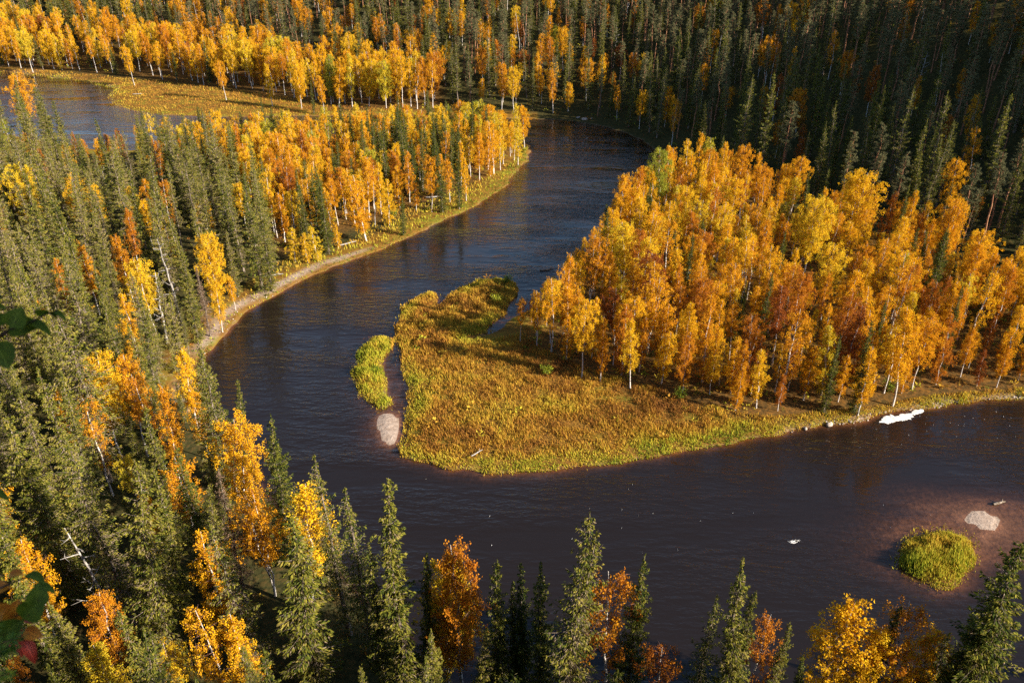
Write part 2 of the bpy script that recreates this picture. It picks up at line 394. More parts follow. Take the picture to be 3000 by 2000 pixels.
def tube(mb, pts, rads, sides=5, var=0.5, cap=True):
    pts = np.asarray(pts, float)
    t = unit(np.gradient(pts, axis=0))
    ref = np.array([1.0, 0.2, 0.1]) if abs(t[0][2]) > 0.6 else np.array([0, 0, 1.0])
    a = unit(np.cross(t, ref)); b = np.cross(t, a)
    th = np.arange(sides) * 2 * np.pi / sides
    ring = pts[:, None, :] + np.asarray(rads).reshape(-1, 1, 1) * (a[:, None, :] * np.cos(th)[None, :, None] + b[:, None, :] * np.sin(th)[None, :, None])
    n_ = len(pts)
    i = np.arange(n_ - 1)[:, None] * sides; j = np.arange(sides)[None, :]; j2 = (j + 1) % sides
    q = np.stack([i + j, i + j2, i + sides + j2, i + sides + j], -1).reshape(-1, 4)
    mb.add(ring.reshape(-1, 3), q, var)
def obj(name, me, parent=None):
    o = bpy.data.objects.new(name, me); C.objects.link(o)
    if parent is not None: o.parent = parent
    return o
def tag(o, label=None, cat=None, group=None, kind=None):
    if label: o['label'] = label
    if cat: o['category'] = cat
    if group: o['group'] = group
    if kind: o['kind'] = kind
    return o
def empty(name, loc, rot=(0, 0, 0), scale=1.0):
    o = bpy.data.objects.new(name, None); C.objects.link(o)
    o.location = loc; o.rotation_euler = rot; o.scale = (scale, scale, scale) if np.isscalar(scale) else scale
    o.empty_display_size = 0.3
    return o

# ------------------------------------------------------------------ terrain and water
NXg, NYg = len(AX), len(AY)
ii = np.arange(NXg * NYg).reshape(NYg, NXg)
fq = np.stack([ii[:-1, :-1], ii[:-1, 1:], ii[1:, 1:], ii[1:, :-1]], -1).reshape(-1, 4)
mead_poly = [[(900, 790), (1100, 780), (1180, 790), (1290, 850), (1500, 930), (1640, 960), (1740, 985), (2000, 945), (2352, 905), (2352, 960), (1700, 1040), (1100, 1120), (880, 1080), (870, 700), (1000, 640), (1220, 630), (1180, 760), (1000, 800)],
             [(-100, 150), (100, 168), (300, 188), (600, 222), (740, 245), (760, 262), (330, 262), (230, 240), (240, 215), (40, 178), (-100, 165)],
             islet_left, islet_right]
mead = np.max([np.clip(sdist(fx, fy, GP(p)) / 2 + 0.6, 0, 1) for p in mead_poly], axis=0)
bank_left = ((fx > G(1230, 300)[0] - 200) & (fx < 8)) * np.clip(1 - (land - 4.0) / 3.5, 0, 1) * (fy > 88) * (land > -1)
mead = np.clip(np.maximum(mead, bank_left) * (land > -2), 0, 1)
# bare sandy rims: the outer bank on the left and the gravelly edge below the right grove
pl = GP([(640, 690), (500, 800), (430, 950), (400, 900), (480, 740), (620, 650), (720, 610), (860, 570), (870, 590)])
pr = GP([(1780, 1010), (2120, 960), (2200, 945), (2352, 930), (2352, 905), (2150, 925), (1980, 955), (1800, 985)])
sandw = np.maximum(np.clip(sdist(fx, fy, pl) / 1.2 + 0.5, 0, 1) * np.clip(1.4 - np.abs(land - 2.2) / 0.9, 0, 1), 0.8 * np.clip(sdist(fx, fy, pr) / 1.2 + 0.5, 0, 1) * np.clip(1.4 - np.abs(land - 0.8) / 1.2, 0, 1))
sandw = np.clip(sandw * (0.05 + 1.3 * fbm(fx, fy, 5, 51)), 0, 1)
sandw = np.maximum(sandw, np.clip(bar_d / 0.6 + 1.6, 0, 1))
sandw = np.maximum(sandw, np.where(land < 0.3, np.clip((shoal - .62) * 1.2, 0, .6), 0))
bedw = np.clip(0.35 - land / 0.6, 0, 1) * (1 - .75 * np.clip((shoal - .62) * 1.3, 0, 1)) * np.clip(1 - (bar_d + 1.2) / 0.8, 0, 1)
litter = np.max([np.clip(sdist(fx, fy, GP(p)) / 4 + 1, 0, 1) for p in (GROVES)], axis=0)
slope = np.clip(cl / 14, 0, 1)
rock = np.clip((fbm(fx, fy, 6, 61) - 0.42) * 4, 0, 1) * slope * 0.8
tm = quads('ground', np.stack([fx, fy, z], 1), fq, {'meadow': ('POINT', mead), 'sand': ('POINT', sandw), 'bed': ('POINT', bedw), 'litter': ('POINT', litter), 'rock': ('POINT', rock)}, M['ground'], True)
tag(obj('ground', tm), kind='structure')
zq = z[fq]
wq = fq[(zq.min(1) < 0.0) & (fx[fq].max(1) < 900) & (fx[fq].min(1) > -900) & (fy[fq].max(1) < 900) & (fy[fq].min(1) > 15)]
used, inv = np.unique(wq, return_inverse=True)
calm = 1.0 - 0.65 * np.clip(shoal - 0.25, 0, 1) - 0.5 * np.exp(-np.maximum(wet, 0) / 1.2)
wm = quads('river', np.stack([fx[used], fy[used], np.zeros(len(used))], 1), inv.reshape(-1, 4),
           {'depth': ('POINT', np.maximum(0.0, -z[used])), 'calm': ('POINT', np.clip(calm[used], 0.12, 1))}, M['water'], True)
tag(obj('river', wm), kind='structure')
# ------------------------------------------------------------------ tree kinds (several grown shapes of each; all copies share these meshes)
def trunk_line(h, bend, rng, n=9, base_r=0.16, sweep=0.0):
    t = np.linspace(0, 1, n)
    a = rng.uniform(0, 6.28)
    off = bend * (t ** 1.6) * h + sweep * np.sin(t * 3.1) * h
    wob = rng.normal(size=(n, 2)) * 0.008 * h * (t[:, None] * (1 - t[:, None]) * 4)
    p = np.stack([off * math.cos(a) + wob[:, 0], off * math.sin(a) + wob[:, 1], t * h], 1)
    r = base_r * (1 - t) ** 0.9 + 0.02
    r[0] *= 1.25
    return p, r
def on_line(p, t):
    k = np.clip(t * (len(p) - 1), 0, len(p) - 1.001); i = int(k); f = k - i
    return p[i] * (1 - f) + p[i + 1] * f

def grow_birch(seed, h=15.0, w=2.0, low=0.25, dens=1.0, stems=1, open_=0.0, dome=0.5):
    """crown outline from narrow and pointed (dome 0) to round-headed (dome 1)"""
    rng = np.random.default_rng(seed)
    tk, cr = MB(), MB()
    for st in range(stems):
        p, r = trunk_line(h * (1 - 0.10 * st), rng.uniform(0.015, 0.05) + (0.09 * st), rng, 10, 0.10 / (1 + 0.2 * (stems - 1)) + 0.02, rng.uniform(-.012, .012))
        tk.slot = 0
        tube(tk, p, r, 6)
        tk.slot = 1
        nb = int(54 * dens / stems ** 0.6)
        ph = rng.uniform(0, 6.28)
        for b in range(nb):
            t = low + (0.975 - low) * ((b + rng.uniform(0, 0.8)) / nb)
            k = (t - low) / (1 - low)
            spire = (1 - k) ** 0.75 * (0.35 + 0.65 * min(1, k / 0.22))
            round_ = math.sqrt(max(0.02, 1 - (max(0, k - 0.45) / 0.56) ** 2)) * (0.45 + 0.55 * min(1, k / 0.4))
            L = w * (spire * (1 - dome) + round_ * dome) * rng.uniform(0.6, 1.18) + 0.12
            if rng.random() < 0.10 + open_ * 0.4: continue
            az = ph + b * 2.399963 + rng.uniform(-.4, .4)
            o = on_line(p, t)
            up = rng.uniform(0.55, 1.15) * (0.7 + 0.5 * k)
            s_ = np.linspace(0, 1, 5)
            bp_ = o + np.stack([L * s_ ** 0.9 * math.cos(az), L * s_ ** 0.9 * math.sin(az), L * up * (s_ - 0.5 * s_ ** 2.4)], 1)
            tube(tk, bp_, np.linspace(0.032, 0.007, 5) * (0.6 + L * 0.3), 3)
            ncl = max(3, int(round((3 + 3.4 * L) * dens * (1 - 0.35 * open_))))
            bv = rng.normal() * 0.13
            for c_ in range(ncl):
                q = on_line(bp_, min(1, rng.uniform(0.18, 1.05))) + rng.normal(size=3) * (0.15 + 0.05 * L)
                drop = rng.uniform(0.3, 1.25)
                e = q + np.array([rng.normal() * .12, rng.normal() * .12, -drop])
                leaves(tk, np.array([(q + e) / 2]), np.array([e - q]), drop * 1.1, 0.022, 0.5, rng)
                if rng.random() < 0.12 + 0.25 * (1 - k) * (0.5 + open_): continue      # twigs that have lost their leaves
                nl = int(rng.integers(20, 34))
                f = rng.random(nl) ** 0.85
                cc = q + np.stack([rng.normal(size=nl) * 0.13, rng.normal(size=nl) * 0.13, 0.12 - f * drop + rng.normal(size=nl) * 0.06], 1)
                ax = rng.normal(size=(nl, 3)) * 0.5 + np.array([0, 0, -0.85])
                v = bv + rng.normal() * 0.12 + rng.normal(size=nl) * 0.14
                leaves(cr, cc, ax, rng.uniform(0.11, 0.22, nl), rng.uniform(0.08, 0.145, nl), np.clip(v, -0.6, 0.6), rng)
    return tk.mesh('birch_trunk', M['birch_bark'], True, M['birch_twigs']), cr.mesh('birch_crown', M['birch_leaves'])

def grow_spruce(seed, h=20.0, w=1.9, low=0.06, dens=1.0, lichen=0.3, ragged=0.3, power=0.7, cap=1.0):
    rng = np.random.default_rng(seed)
    tk, cr = MB(), MB()
    p, r = trunk_line(h, rng.uniform(0, 0.03), rng, 9, 0.19 + 0.004 * h)
    o1, o2 = rng.uniform(0, 6.28, 2); hang = rng.uniform(0.75, 1.5)
    tube(tk, p, r, 6)
    zz = low * h
    pts, axs, lns, wds, vs = [], [], [], [], []
    while zz < h * 0.985:
        t = zz / h; k = 1 - t
        L0 = w * min(1.0, (k * 1.45) ** power * cap) * (0.86 if t < 0.18 else 1.0) + 0.06
        L0 *= 1 + (0.14 + 0.28 * ragged) * (0.6 * math.sin(zz * 1.15 + o1) + 0.4 * math.sin(zz * 2.7 + o2))
        nb = int(rng.integers(6, 9) * (1 if k > 0.25 else 0.8))
        ph = rng.uniform(0, 6.28)
        sector = 1 + ragged * np.sin(np.arange(nb) * 2.1 + zz * 0.7 + ph)
        for b in range(nb):
            if rng.random() < 0.10 + 0.1 * ragged: continue
            az = ph + b * 6.283 / nb + rng.normal() * 0.18
            L = L0 * rng.uniform(0.62, 1.16) * sector[b]
            dirh = np.array([math.cos(az), math.sin(az), 0])
            side = np.array([-math.sin(az), math.cos(az), 0])
            pitch0 = 0.55 * (1 - k) ** 1.5 - 0.42 * hang * k - 0.08 + rng.normal() * 0.1
            o = on_line(p, t)
            if L > 0.5 and rng.random() < 0.6:
                s_ = np.linspace(0, 1, 3)
                tube(tk, o + dirh * (s_ * L)[:, None] + np.array([0, 0, 1]) * (L * (pitch0 * s_ + 0.22 * s_ ** 2))[:, None], np.array([0.035, 0.02, 0.008]), 3)
            ns = max(6, int(34 * L * dens))
            sf = rng.random(ns) ** 0.75 * 0.98 + 0.04
            sgn = rng.choice([-1, 1], ns)
            spread = 0.36 * L * (1 - sf * 0.72) * rng.random(ns) + 0.05
            c_ = o + dirh * (sf * L)[:, None] + side * (sgn * spread)[:, None] + np.array([0, 0, 1]) * (L * (pitch0 * sf + 0.22 * sf ** 2) - rng.random(ns) * 0.22)[:, None]
            a_ = dirh * 0.75 + side * (sgn * rng.uniform(0.1, 0.9, ns))[:, None] + np.array([0, 0, 1]) * (rng.uniform(-0.95, 0.12, ns))[:, None]
            inner = 1 - sf
            dead = rng.random(ns) < lichen * (0.25 + 1.1 * inner) * (0.35 + 0.65 * k)
            bv = rng.normal() * 0.14
            v = np.where(dead, rng.uniform(0.9, 1.1, ns), np.clip(0.42 + bv + 0.10 * sf + rng.normal(size=ns) * 0.13, 0, 0.82))
            pts.append(c_); axs.append(a_); lns.append(rng.uniform(0.17, 0.36, ns) * (0.7 + 0.3 * min(1, L))); wds.append(np.where(dead, 0.045, rng.uniform(0.065, 0.125, ns))); vs.append(v)
        zz += rng.uniform(0.30, 0.44) * (0.75 + 0.25 * k)
    tip = on_line(p, 1.0)
    n_ = 14
    pts.append(tip + np.stack([rng.normal(size=n_) * 0.05, rng.normal(size=n_) * 0.05, -rng.random(n_) * 0.7], 1)); axs.append(np.tile([0, 0, 1.0], (n_, 1)) + rng.normal(size=(n_, 3)) * 0.4)
    lns.append(np.full(n_, 0.35)); wds.append(np.full(n_, 0.1)); vs.append(np.full(n_, 0.5))
    leaves(cr, np.vstack(pts), np.vstack(axs), np.concatenate(lns), np.concatenate(wds), np.concatenate(vs) - 0.5, rng)
    return tk.mesh('spruce_trunk', M['spruce_bark'], True), cr.mesh('spruce_crown', M['spruce_needles'])

def grow_pine(seed, h=19.0, w=1.9, low=0.48, dens=1.0):
    rng = np.random.default_rng(seed)
    tk, cr = MB(), MB()
    p, r = trunk_line(h, rng.uniform(0, 0.03), rng, 9, 0.2)
    r = r * 0.5 + 0.11 * (1 - np.linspace(0, 1, 9) ** 2)
    tube(tk, p, r, 6)
    for b in range(7):                                  # dead lower stubs
        t = rng.uniform(0.25, low); az = rng.uniform(0, 6.28); L = rng.uniform(0.4, 1.3)
        o = on_line(p, t)
        tube(tk, o + np.linspace(0, 1, 3)[:, None] * L * np.array([math.cos(az), math.sin(az), rng.uniform(-.3, .1)]), [0.03, 0.02, 0.008], 3)
    nb = int(38 * dens)
    for b in range(nb):
        t = low + (0.985 - low) * (b + rng.random()) / nb
        k = (t - low) / (1 - low)
        L = w * (1 - 0.72 * k ** 1.5) * rng.uniform(0.45, 1.15) * (0.55 + 0.45 * min(1, k * 4))
        az = b * 2.399963 + rng.normal() * 0.4
        o = on_line(p, t)
        up = rng.uniform(0.0, 0.5) + 0.55 * k
        s_ = np.linspace(0, 1, 4)
        bp_ = o + np.stack([L * s_ * math.cos(az), L * s_ * math.sin(az), L * up * s_ ** 1.3], 1)
        tube(tk, bp_, np.linspace(0.05, 0.012, 4), 3)
        for c_ in range(max(2, int(2 + 2.6 * L))):
            q = on_line(bp_, rng.uniform(0.4, 1.0)) + rng.normal(size=3) * np.array([0.22, 0.22, 0.12])
            nl = rng.integers(20, 32)
            d_ = unit(rng.normal(size=(nl, 3))) * np.array([1, 1, 0.62])
            cc = q + d_ * (rng.random(nl) ** 0.5 * 0.42)[:, None]
            v = 0.5 + rng.normal() * 0.14 + rng.normal(size=nl) * 0.14
            leaves(cr, cc, d_ + np.array([0, 0, 0.35]), rng.uniform(0.18, 0.34, nl), rng.uniform(0.08, 0.14, nl), np.clip(v, 0, 1) - 0.5, rng)
    return tk.mesh('pine_trunk', M['pine_bark'], True), cr.mesh('pine_crown', M['pine_needles'])

def grow_snag(seed, h=11.0, nb=14, twist=0.6, bl=1.6, fine=True):
    rng = np.random.default_rng(seed)
    tk = MB()
    p, r = trunk_line(h, 0.05, rng, 10, 0.17)
    r = r * 0.8 + 0.02
    tube(tk, p, r, 6)
    br = []
    for b in range(nb):
        t = 0.32 + 0.64 * (b + rng.random() * 0.7) / nb
        az = b * 2.4 + rng.normal() * 0.5; L = bl * rng.uniform(0.5, 1.2) * (1 - 0.55 * t)
        mb = MB()
        s_ = np.linspace(0, 1, 6)
        o = on_line(p, t)
        cur = rng.uniform(-0.8, 1.2) * twist
        q = o + np.stack([L * s_ * np.cos(az + cur * s_), L * s_ * np.sin(az + cur * s_), L * (rng.uniform(-.35, .5) * s_ + rng.uniform(0, 0.8) * s_ ** 2)], 1)
        tube(mb, q, np.linspace(0.065, 0.015, 6), 4)
        for k in range(3 if fine else 1):
            f = rng.uniform(0.35, 0.95); e = on_line(q, f); l2 = L * rng.uniform(0.2, 0.5)
            dd = unit(rng.normal(size=3) + np.array([math.cos(az), math.sin(az), 0.3]))
            tube(mb, e + np.linspace(0, 1, 3)[:, None] * l2 * dd, [0.03, 0.02, 0.009], 3)
        br.append(mb.mesh('snag_branch', M['grey_wood'], True))
    return tk.mesh('snag_trunk', M['grey_wood'], True), br

def grow_dead_spruce(seed, h=18.0):
    t_, c_ = grow_spruce(seed, h, 1.5, 0.1, 0.55, 1.0, 0.4)
    c_.materials[0] = M['dry_needles']
    return t_, c_

SHAPES = {
    'birch': [grow_birch(101, 15, 2.5, .30, 1.0, 1, 0, .55), grow_birch(102, 15, 2.1, .22, 1.0, 1, 0, .2), grow_birch(103, 15, 2.9, .36, 1.05, 1, 0, .9), grow_birch(104, 15, 2.0, .42, .85, 1, 0, .6),
              grow_birch(105, 15, 2.6, .20, 1.05, 2, 0, .6), grow_birch(106, 15, 2.4, .32, .9, 1, .5, .6), grow_birch(107, 15, 3.4, .24, 1.2, 2, 0, 1.0), grow_birch(108, 15, 2.3, .08, 1.05, 1, 0, .35),
              grow_birch(109, 15, 1.8, .32, .95, 1, 0, .3), grow_birch(110, 15, 2.7, .40, .95, 3, .2, .8)],
    'spruce': [grow_spruce(201, 20, 1.7, .06, 1, .35), grow_spruce(202, 20, 1.45, .05, 1.05, .4, .4), grow_spruce(203, 20, 2.1, .05, 1.0, .35, .35), grow_spruce(204, 20, 1.2, .08, 1.1, .5, .5, .55),
               grow_spruce(205, 20, 1.65, .10, .8, .75, .6), grow_spruce(206, 20, 2.35, .04, 1.0, .25, .3, .85), grow_spruce(207, 20, 1.1, .05, 1.15, .3, .4, .5), grow_spruce(208, 20, 1.9, .14, .75, .85, .6, .6),
               grow_spruce(209, 20, 1.5, .22, .6, .9, .85, .5), grow_spruce(210, 20, 1.95, .05, .95, .5, .5, .75), grow_spruce(211, 20, 1.35, .3, .9, .6, .6, .45)],
    'pine': [grow_pine(301), grow_pine(302, 19, 1.6, .52), grow_pine(303, 19, 2.2, .42, 1.1), grow_pine(304, 19, 1.5, .6, .8), grow_pine(305, 19, 1.8, .34, 1.1)],
}
BASE_H = {'birch': 15.0, 'spruce': 20.0, 'pine': 19.0}
SNAGS = [grow_snag(401), grow_snag(402, 12, 13, .8, 2.0), grow_snag(403, 9, 18, 1.0, 1.7), grow_snag(404, 14, 6, .2, .8, False)]
DEADSP = [grow_dead_spruce(405), grow_dead_spruce(406)]
STANDING = []                                           # (x, y) of every tree so far

def plant(kind, x, y, h, tint, shape, label, group, rz=None, lean=(0, 0), wide=1.0):
    zg = float(ground(np.array([x]), np.array([y]))[0]) - 0.12
    names = {'birch': 'birch_tree', 'spruce': 'spruce_tree', 'pine': 'pine_tree'}
    k = h / BASE_H[kind]
    rz = random.uniform(0, 6.28) if rz is None else rz
    r = empty(names[kind], (x, y, zg), (lean[0], lean[1], rz), (k * wide, k * wide, k))
    tag(r, label, kind + ' tree', group)
    a, b = SHAPES[kind][shape]
    obj('trunk', a, r)
    c_ = obj('crown', b, r)
    c_['tint'] = float(tint)
    return r

def find_top(u, v, h, allow=True):
    """the spot of ground where a tree h metres tall has its top at this point of the photograph"""
    d = ray(u, v)
    best = None
    for k in (1, .93, 1.08, .86, 1.16, .78, 1.25, .7, 1.36, .6, 1.5, .5):
        hh = h * k
        ts = np.linspace(8, 420, 4000)
        x, y, zz = d[0] * ts, d[1] * ts, CAM_H + d[2] * ts
        g = ground(x, y)
        f_ = zz - hh - g
        hit = np.nonzero((f_[:-1] > 0) & (f_[1:] <= 0) & (ts[1:] > 26))[0]
        if len(hit) and (g[hit[0] + 1] > 0.15):
            i = hit[0] + 1
            return float(x[i]), float(y[i]), hh
    return None
# ------------------------------------------------------------------ trees the photograph lets one point at: (kind, top u, top v, height, tint, shape, width, label)
NEAR, LEFTW, BANKL, RIGHTG, HILLR, FAR = ('trees rooted on the near bank', 'trees of the left-hand forest', 'trees along the far left bank', 'birches of the grove on the right-hand point', 'trees of the shaded hillside', 'trees under the far hillside')
HAND = [
 # the near bank, from left to right
 (NEAR, [
 ('spruce', 745, 1018, 20, .44, 4, .85, 'thin grey-flecked spruce rising in front of the water, first one right of the left forest'),
 ('spruce', 812, 1083, 19, .42, 4, 1.0, 'sparse spruce with grey twigs close right of the thin grey-flecked one'),
 ('spruce', 880, 1140, 22, .52, 6, 1.15, 'slim bright spruce with a long drooping leader, full height over the dark water'),
 ('spruce', 848, 1235, 17, .40, 1, .9, 'shaded spruce squeezed between the sparse one and the slim bright one'),
 ('spruce', 962, 1262, 16, .30, 1, .9, 'dark spruce just left of the yellow and orange birch pair'),
 ('birch', 1012, 1278, 13, .72, 4, 1.0, 'yellow birch standing in front of a rusty orange one over the water'),
 ('birch', 1048, 1245, 14.5, .24, 0, .9, 'rusty orange birch topping the yellow one over the water'),
 ('spruce', 975, 1425, 13, .55, 5, .9, 'broad bright young spruce below the yellow birch'),
 ('spruce', 1140, 1253, 18, .42, 2, .75, 'well lit spruce standing alone between birch pair and twin-topped spruces'),
 ('spruce', 1095, 1423, 12, .56, 0, 1.0, 'small bright spruce under the lone well lit one'),
 ('spruce', 1150, 1468, 11, .40, 1, .9, 'small dull spruce at the foot of the twin-topped spruces'),
 ('spruce', 1200, 1295, 17, .18, 6, .9, 'thin nearly black spruce beside the twin-topped spruces'),
 ('spruce', 1182, 1345, 15, .36, 6, .85, 'narrow spruce half hidden behind the nearly black one'),
 ('spruce', 1252, 1288, 18, .42, 1, 1.0, 'green spruce leaning on the left flank of the twin-topped spruces'),
 ('spruce', 1286, 1206, 22, .46, 4, .85, 'left stem of the tall twin-topped spruces above the dark water'),
 ('spruce', 1313, 1190, 23, .50, 7, .85, 'right and tallest stem of the twin-topped spruces above the dark water'),
 ('birch', 1408, 1310, 13.5, .22, 5, 1.0, 'thin-leaved rust birch next to a dark green spruce over the water'),
 ('spruce', 1465, 1275, 18, .36, 5, .75, 'dark green symmetrical spruce right of the thin-leaved rust birch'),
 ('birch', 1532, 1432, 11, .10, 5, 1.0, 'small brown birch low over the water in shade'),
 ('spruce', 1627, 1335, 17, .40, 4, .8, 'slender ragged spruce alone in front of the dark water'),
 ('spruce', 1742, 1258, 21, .50, 1, .9, 'tall bright spruce on the near bank opposite the white ripple'),
 ('birch', 1765, 1395, 13, .18, 5, .8, 'brown birch glowing behind the tall bright spruce'),
 ('spruce', 1712, 1310, 17, .42, 0, .8, 'shorter spruce grown into the left side of the tall bright one'),
 ('spruce', 1808, 1430, 13, .50, 2, .75, 'young bright green spruce with an even cone by the water'),
 ('spruce', 1860, 1498, 10, .28, 6, 1.0, 'little dark spruce left of the golden birches'),
 ('birch', 1948, 1370, 14, .55, 8, 1.5, 'tallest golden birch at the bottom of the river view'),
 ('spruce', 2035, 1368, 14, .14, 0, .8, 'black-looking spruce behind the golden birches'),
 ('birch', 2042, 1440, 12, .66, 1, 1.2, 'bright yellow birch between the golden and the orange one'),
 ('birch', 2105, 1385, 14, .25, 5, 1.0, 'orange birch with loose crown below the round reed islet'),
 ('birch', 2130, 1450, 12, .55, 0, 1.0, 'golden birch low in front of the loose orange one'),
 ('spruce', 2185, 1440, 13, .46, 4, 1.0, 'small ragged spruce beside the orange birch'),
 ('spruce', 2352, 1222, 21, .38, 2, 1.3, 'large dense spruce filling the corner beyond the reed islet'),
 ('spruce', 2285, 1335, 17, .40, 5, .9, 'bushy spruce standing against the large corner spruce'),
 ('spruce', 2245, 1435, 13, .52, 7, .9, 'lit small spruce in front of the bushy corner spruce'),
 ('spruce', 843, 1520, 10, .50, 2, .8, 'tip of a small lit spruce at the very bottom'),
 ]),
 (LEFTW, [
 ('spruce', 258, 1085, 20, .56, 2, .9, 'big bright spruce with heavy drooping boughs, lower left forest'),
 ('spruce', 345, 1073, 17, .50, 6, .9, 'narrow bright spruce right of the big one with heavy boughs'),
 ('spruce', 25, 935, 21, .52, 5, .85, 'broad lit spruce on the forest edge nearest the viewer'),
 ('spruce', 172, 1000, 20, .46, 7, .85, 'bare-stemmed spruce with tufted boughs left of the white snag'),
 ('spruce', 108, 1368, 13, .58, 5, .9, 'low wide spruce with yellow-green tips beside the red leaves'),
 ('birch', 225, 1458, 10, .78, 7, 1.2, 'lemon yellow low birch under the big bright spruce'),
 ('birch', 468, 1380, 12, .50, 5, 1.0, 'orange birch with hanging twigs in the dark gap'),
 ('birch', 545, 1420, 11, .56, 1, 1.1, 'golden orange birch at the bottom edge of the left forest'),
 ('spruce', 575, 1455, 11, .52, 2, .9, 'lit spruce leaning against the golden orange birch'),
 ('spruce', 410, 1010, 16, .34, 2, .8, 'dark green spruce under the orange columns of birch'),
 ('spruce', 478, 800, 18, .40, 4, .9, 'grey thin spruce against the sandy bend of the bank'),
 ('spruce', 517, 872, 13, .42, 6, .8, 'small thin spruce leaning over the water at the bend'),
 ('birch', 532, 968, 14, .52, 2, .95, 'golden orange birch with white stem at the water, below the bend'),
 ('spruce', 608, 945, 17, .34, 5, .75, 'green cone-shaped spruce standing right over the water'),
 ('spruce', 665, 1130, 20, .50, 3, 1.3, 'large lit spruce with yellow birch leaves grown through it'),
 ('birch', 672, 1120, 14, .68, 8, 1.4, 'yellow birch showing behind the large lit spruce'),
 ('birch', 213, 815, 14, .66, 2, .95, 'golden birch with a wide ragged crown in the middle of the spruces'),
 ('birch', 277, 812, 13.5, .38, 3, .9, 'orange birch with a bare white stem next to the wide golden one'),
 ('birch', 195, 920, 12, .36, 5, 1.0, 'thin orange birch under the wide golden one'),
 ('birch', 360, 885, 13, .36, 8, .85, 'slim orange column of birch amid dark spruces'),
 ('birch', 325, 850, 13, .28, 5, .8, 'rusty thin birch behind the slim orange column'),
 ('spruce', 318, 935, 16, .46, 2, .75, 'lit spruce between the two orange birches'),
 ('spruce', 128, 688, 22, .50, 7, 1.1, 'huge old spruce hung with grey lichen and bare lower stem'),
 ('spruce', 298, 665, 17, .44, 3, .8, 'straight narrow spruce left of the twisted snag'),
 ('spruce', 410, 570, 19, .50, 0, .85, 'lit spruce right of the tall bare snag'),
 ('birch', 470, 540, 13, .66, 6, .8, 'yellow round-topped birch above the sandy bank'),
 ('birch', 488, 640, 12.5, .64, 1, .9, 'bright golden birch near the sandy bank'),
 ('birch', 527, 632, 10, .54, 0, .9, 'short golden birch at the edge of the sandy bank'),
 ('birch', 412, 795, 12, .62, 8, 1.1, 'yellow birch strip beside the sandy bend'),
 ('birch', 48, 382, 15, .76, 6, 1.0, 'large lemon birch with forked white trunk above the spruces'),
 ('spruce', 560, 398, 20, .40, 1, .95, 'tallest spruce of the pair over the far bank'),
 ('spruce', 592, 450, 19, .46, 0, .9, 'right spruce of the pair over the far bank'),
 ('spruce', 495, 378, 20, .40, 1, .9, 'dark spruce left of the pair over the far bank'),
 ('spruce', 370, 290, 19, .36, 0, .95, 'dark tapering spruce below the meadow corner'),
 ('spruce', 322, 248, 18, .32, 1, .8, 'narrow dark spruce reaching up against the meadow corner'),
 ('spruce', 222, 268, 18, .38, 0, .8, 'lone pointed spruce in front of the pale pool'),
 ('spruce', 180, 305, 16, .36, 6, .9, 'thin spruce tip left of the lone pointed one by the pool'),
 ('spruce', 92, 205, 19, .40, 1, .9, 'dark spruce before the left end of the pool'),
 ('spruce', 122, 225, 18, .42, 2, .8, 'spruce just right of the dark one before the pool'),
 ('birch', 30, 170, 16, .40, 2, 1.0, 'orange birch at the left end of the pool'),
 ]),
 (BANKL, [
 ('birch', 668, 522, 6.6, .74, 7, 1.45, 'left one of three short lemon birches on the grassy bank'),
 ('birch', 698, 532, 6, .68, 7, 1.2, 'middle one of three short lemon birches on the grassy bank'),
 ('birch', 722, 518, 6.8, .78, 7, 1.5, 'right one of three short lemon birches on the grassy bank'),
 ('birch', 772, 516, 4.6, .62, 7, 1.4, 'little golden birch alone on the grass beside the three lemon ones'),
 ('birch', 828, 402, 13, .46, 4, 1.25, 'orange many-stemmed birch beside the dead stem on the bank'),
 ('birch', 886, 412, 9.5, .66, 7, 1.15, 'golden birch right of the dead stem on the bank'),
 ('spruce', 920, 445, 9, .34, 5, .8, 'short dark spruce beside the golden birch on the bank'),
 ('birch', 952, 415, 6.5, .34, 1, 1.2, 'small orange birch among young spruces on the bank'),
 ('birch', 985, 358, 12, .38, 2, .9, 'orange birch with white forked stems between dark spruces'),
 ('spruce', 1010, 325, 15, .26, 2, .75, 'dark spruce right of the forked orange birch'),
 ('birch', 1030, 365, 9.5, .40, 8, 1.1, 'slim orange birch between two dark spruces on the bank'),
 ('spruce', 1050, 330, 14, .26, 0, .75, 'dark spruce right of the slim orange birch'),
 ('birch', 1068, 358, 10, .58, 1, .9, 'pointed golden birch at the front of the left grove'),
 ('birch', 1190, 268, 14, .78, 1, 1.1, 'brightest yellow birch at the tip of the left-hand point'),
 ('spruce', 712, 385, 16, .32, 5, .9, 'broad dark spruce inside the left birch grove'),
 ('spruce', 735, 400, 15, .30, 1, .9, 'dark spruce close behind the three lemon birches'),
 ('spruce', 880, 300, 16, .26, 1, .9, 'dark spruce deep inside the left birch grove'),
 ]),
 (RIGHTG, [
 ('birch', 1528, 340, 15, 1.0, 2, .85, 'pale lime birch at the far corner of the right grove'),
 ('birch', 1978, 398, 15, .62, 6, 1.15, 'broad domed golden birch against the dark hillside'),
 ('birch', 1880, 450, 14, .72, 6, 1.0, 'broad yellow birch left of the domed one'),
 ('birch', 2200, 455, 14, .46, 6, .75, 'orange birch apart from the grove before black spruces'),
 ('spruce', 2172, 520, 16, .30, 2, .85, 'dark spruce on the right edge of the birch grove'),
 ('spruce', 1862, 390, 12, .18, 2, .7, 'small black spruce behind the yellow birches'),
 ('spruce', 2090, 420, 14, .34, 0, .7, 'green spruce rising behind the birch grove'),
 ('spruce', 1930, 765, 16, .28, 1, .8, 'dark spruce between the front birches above the foam patch'),
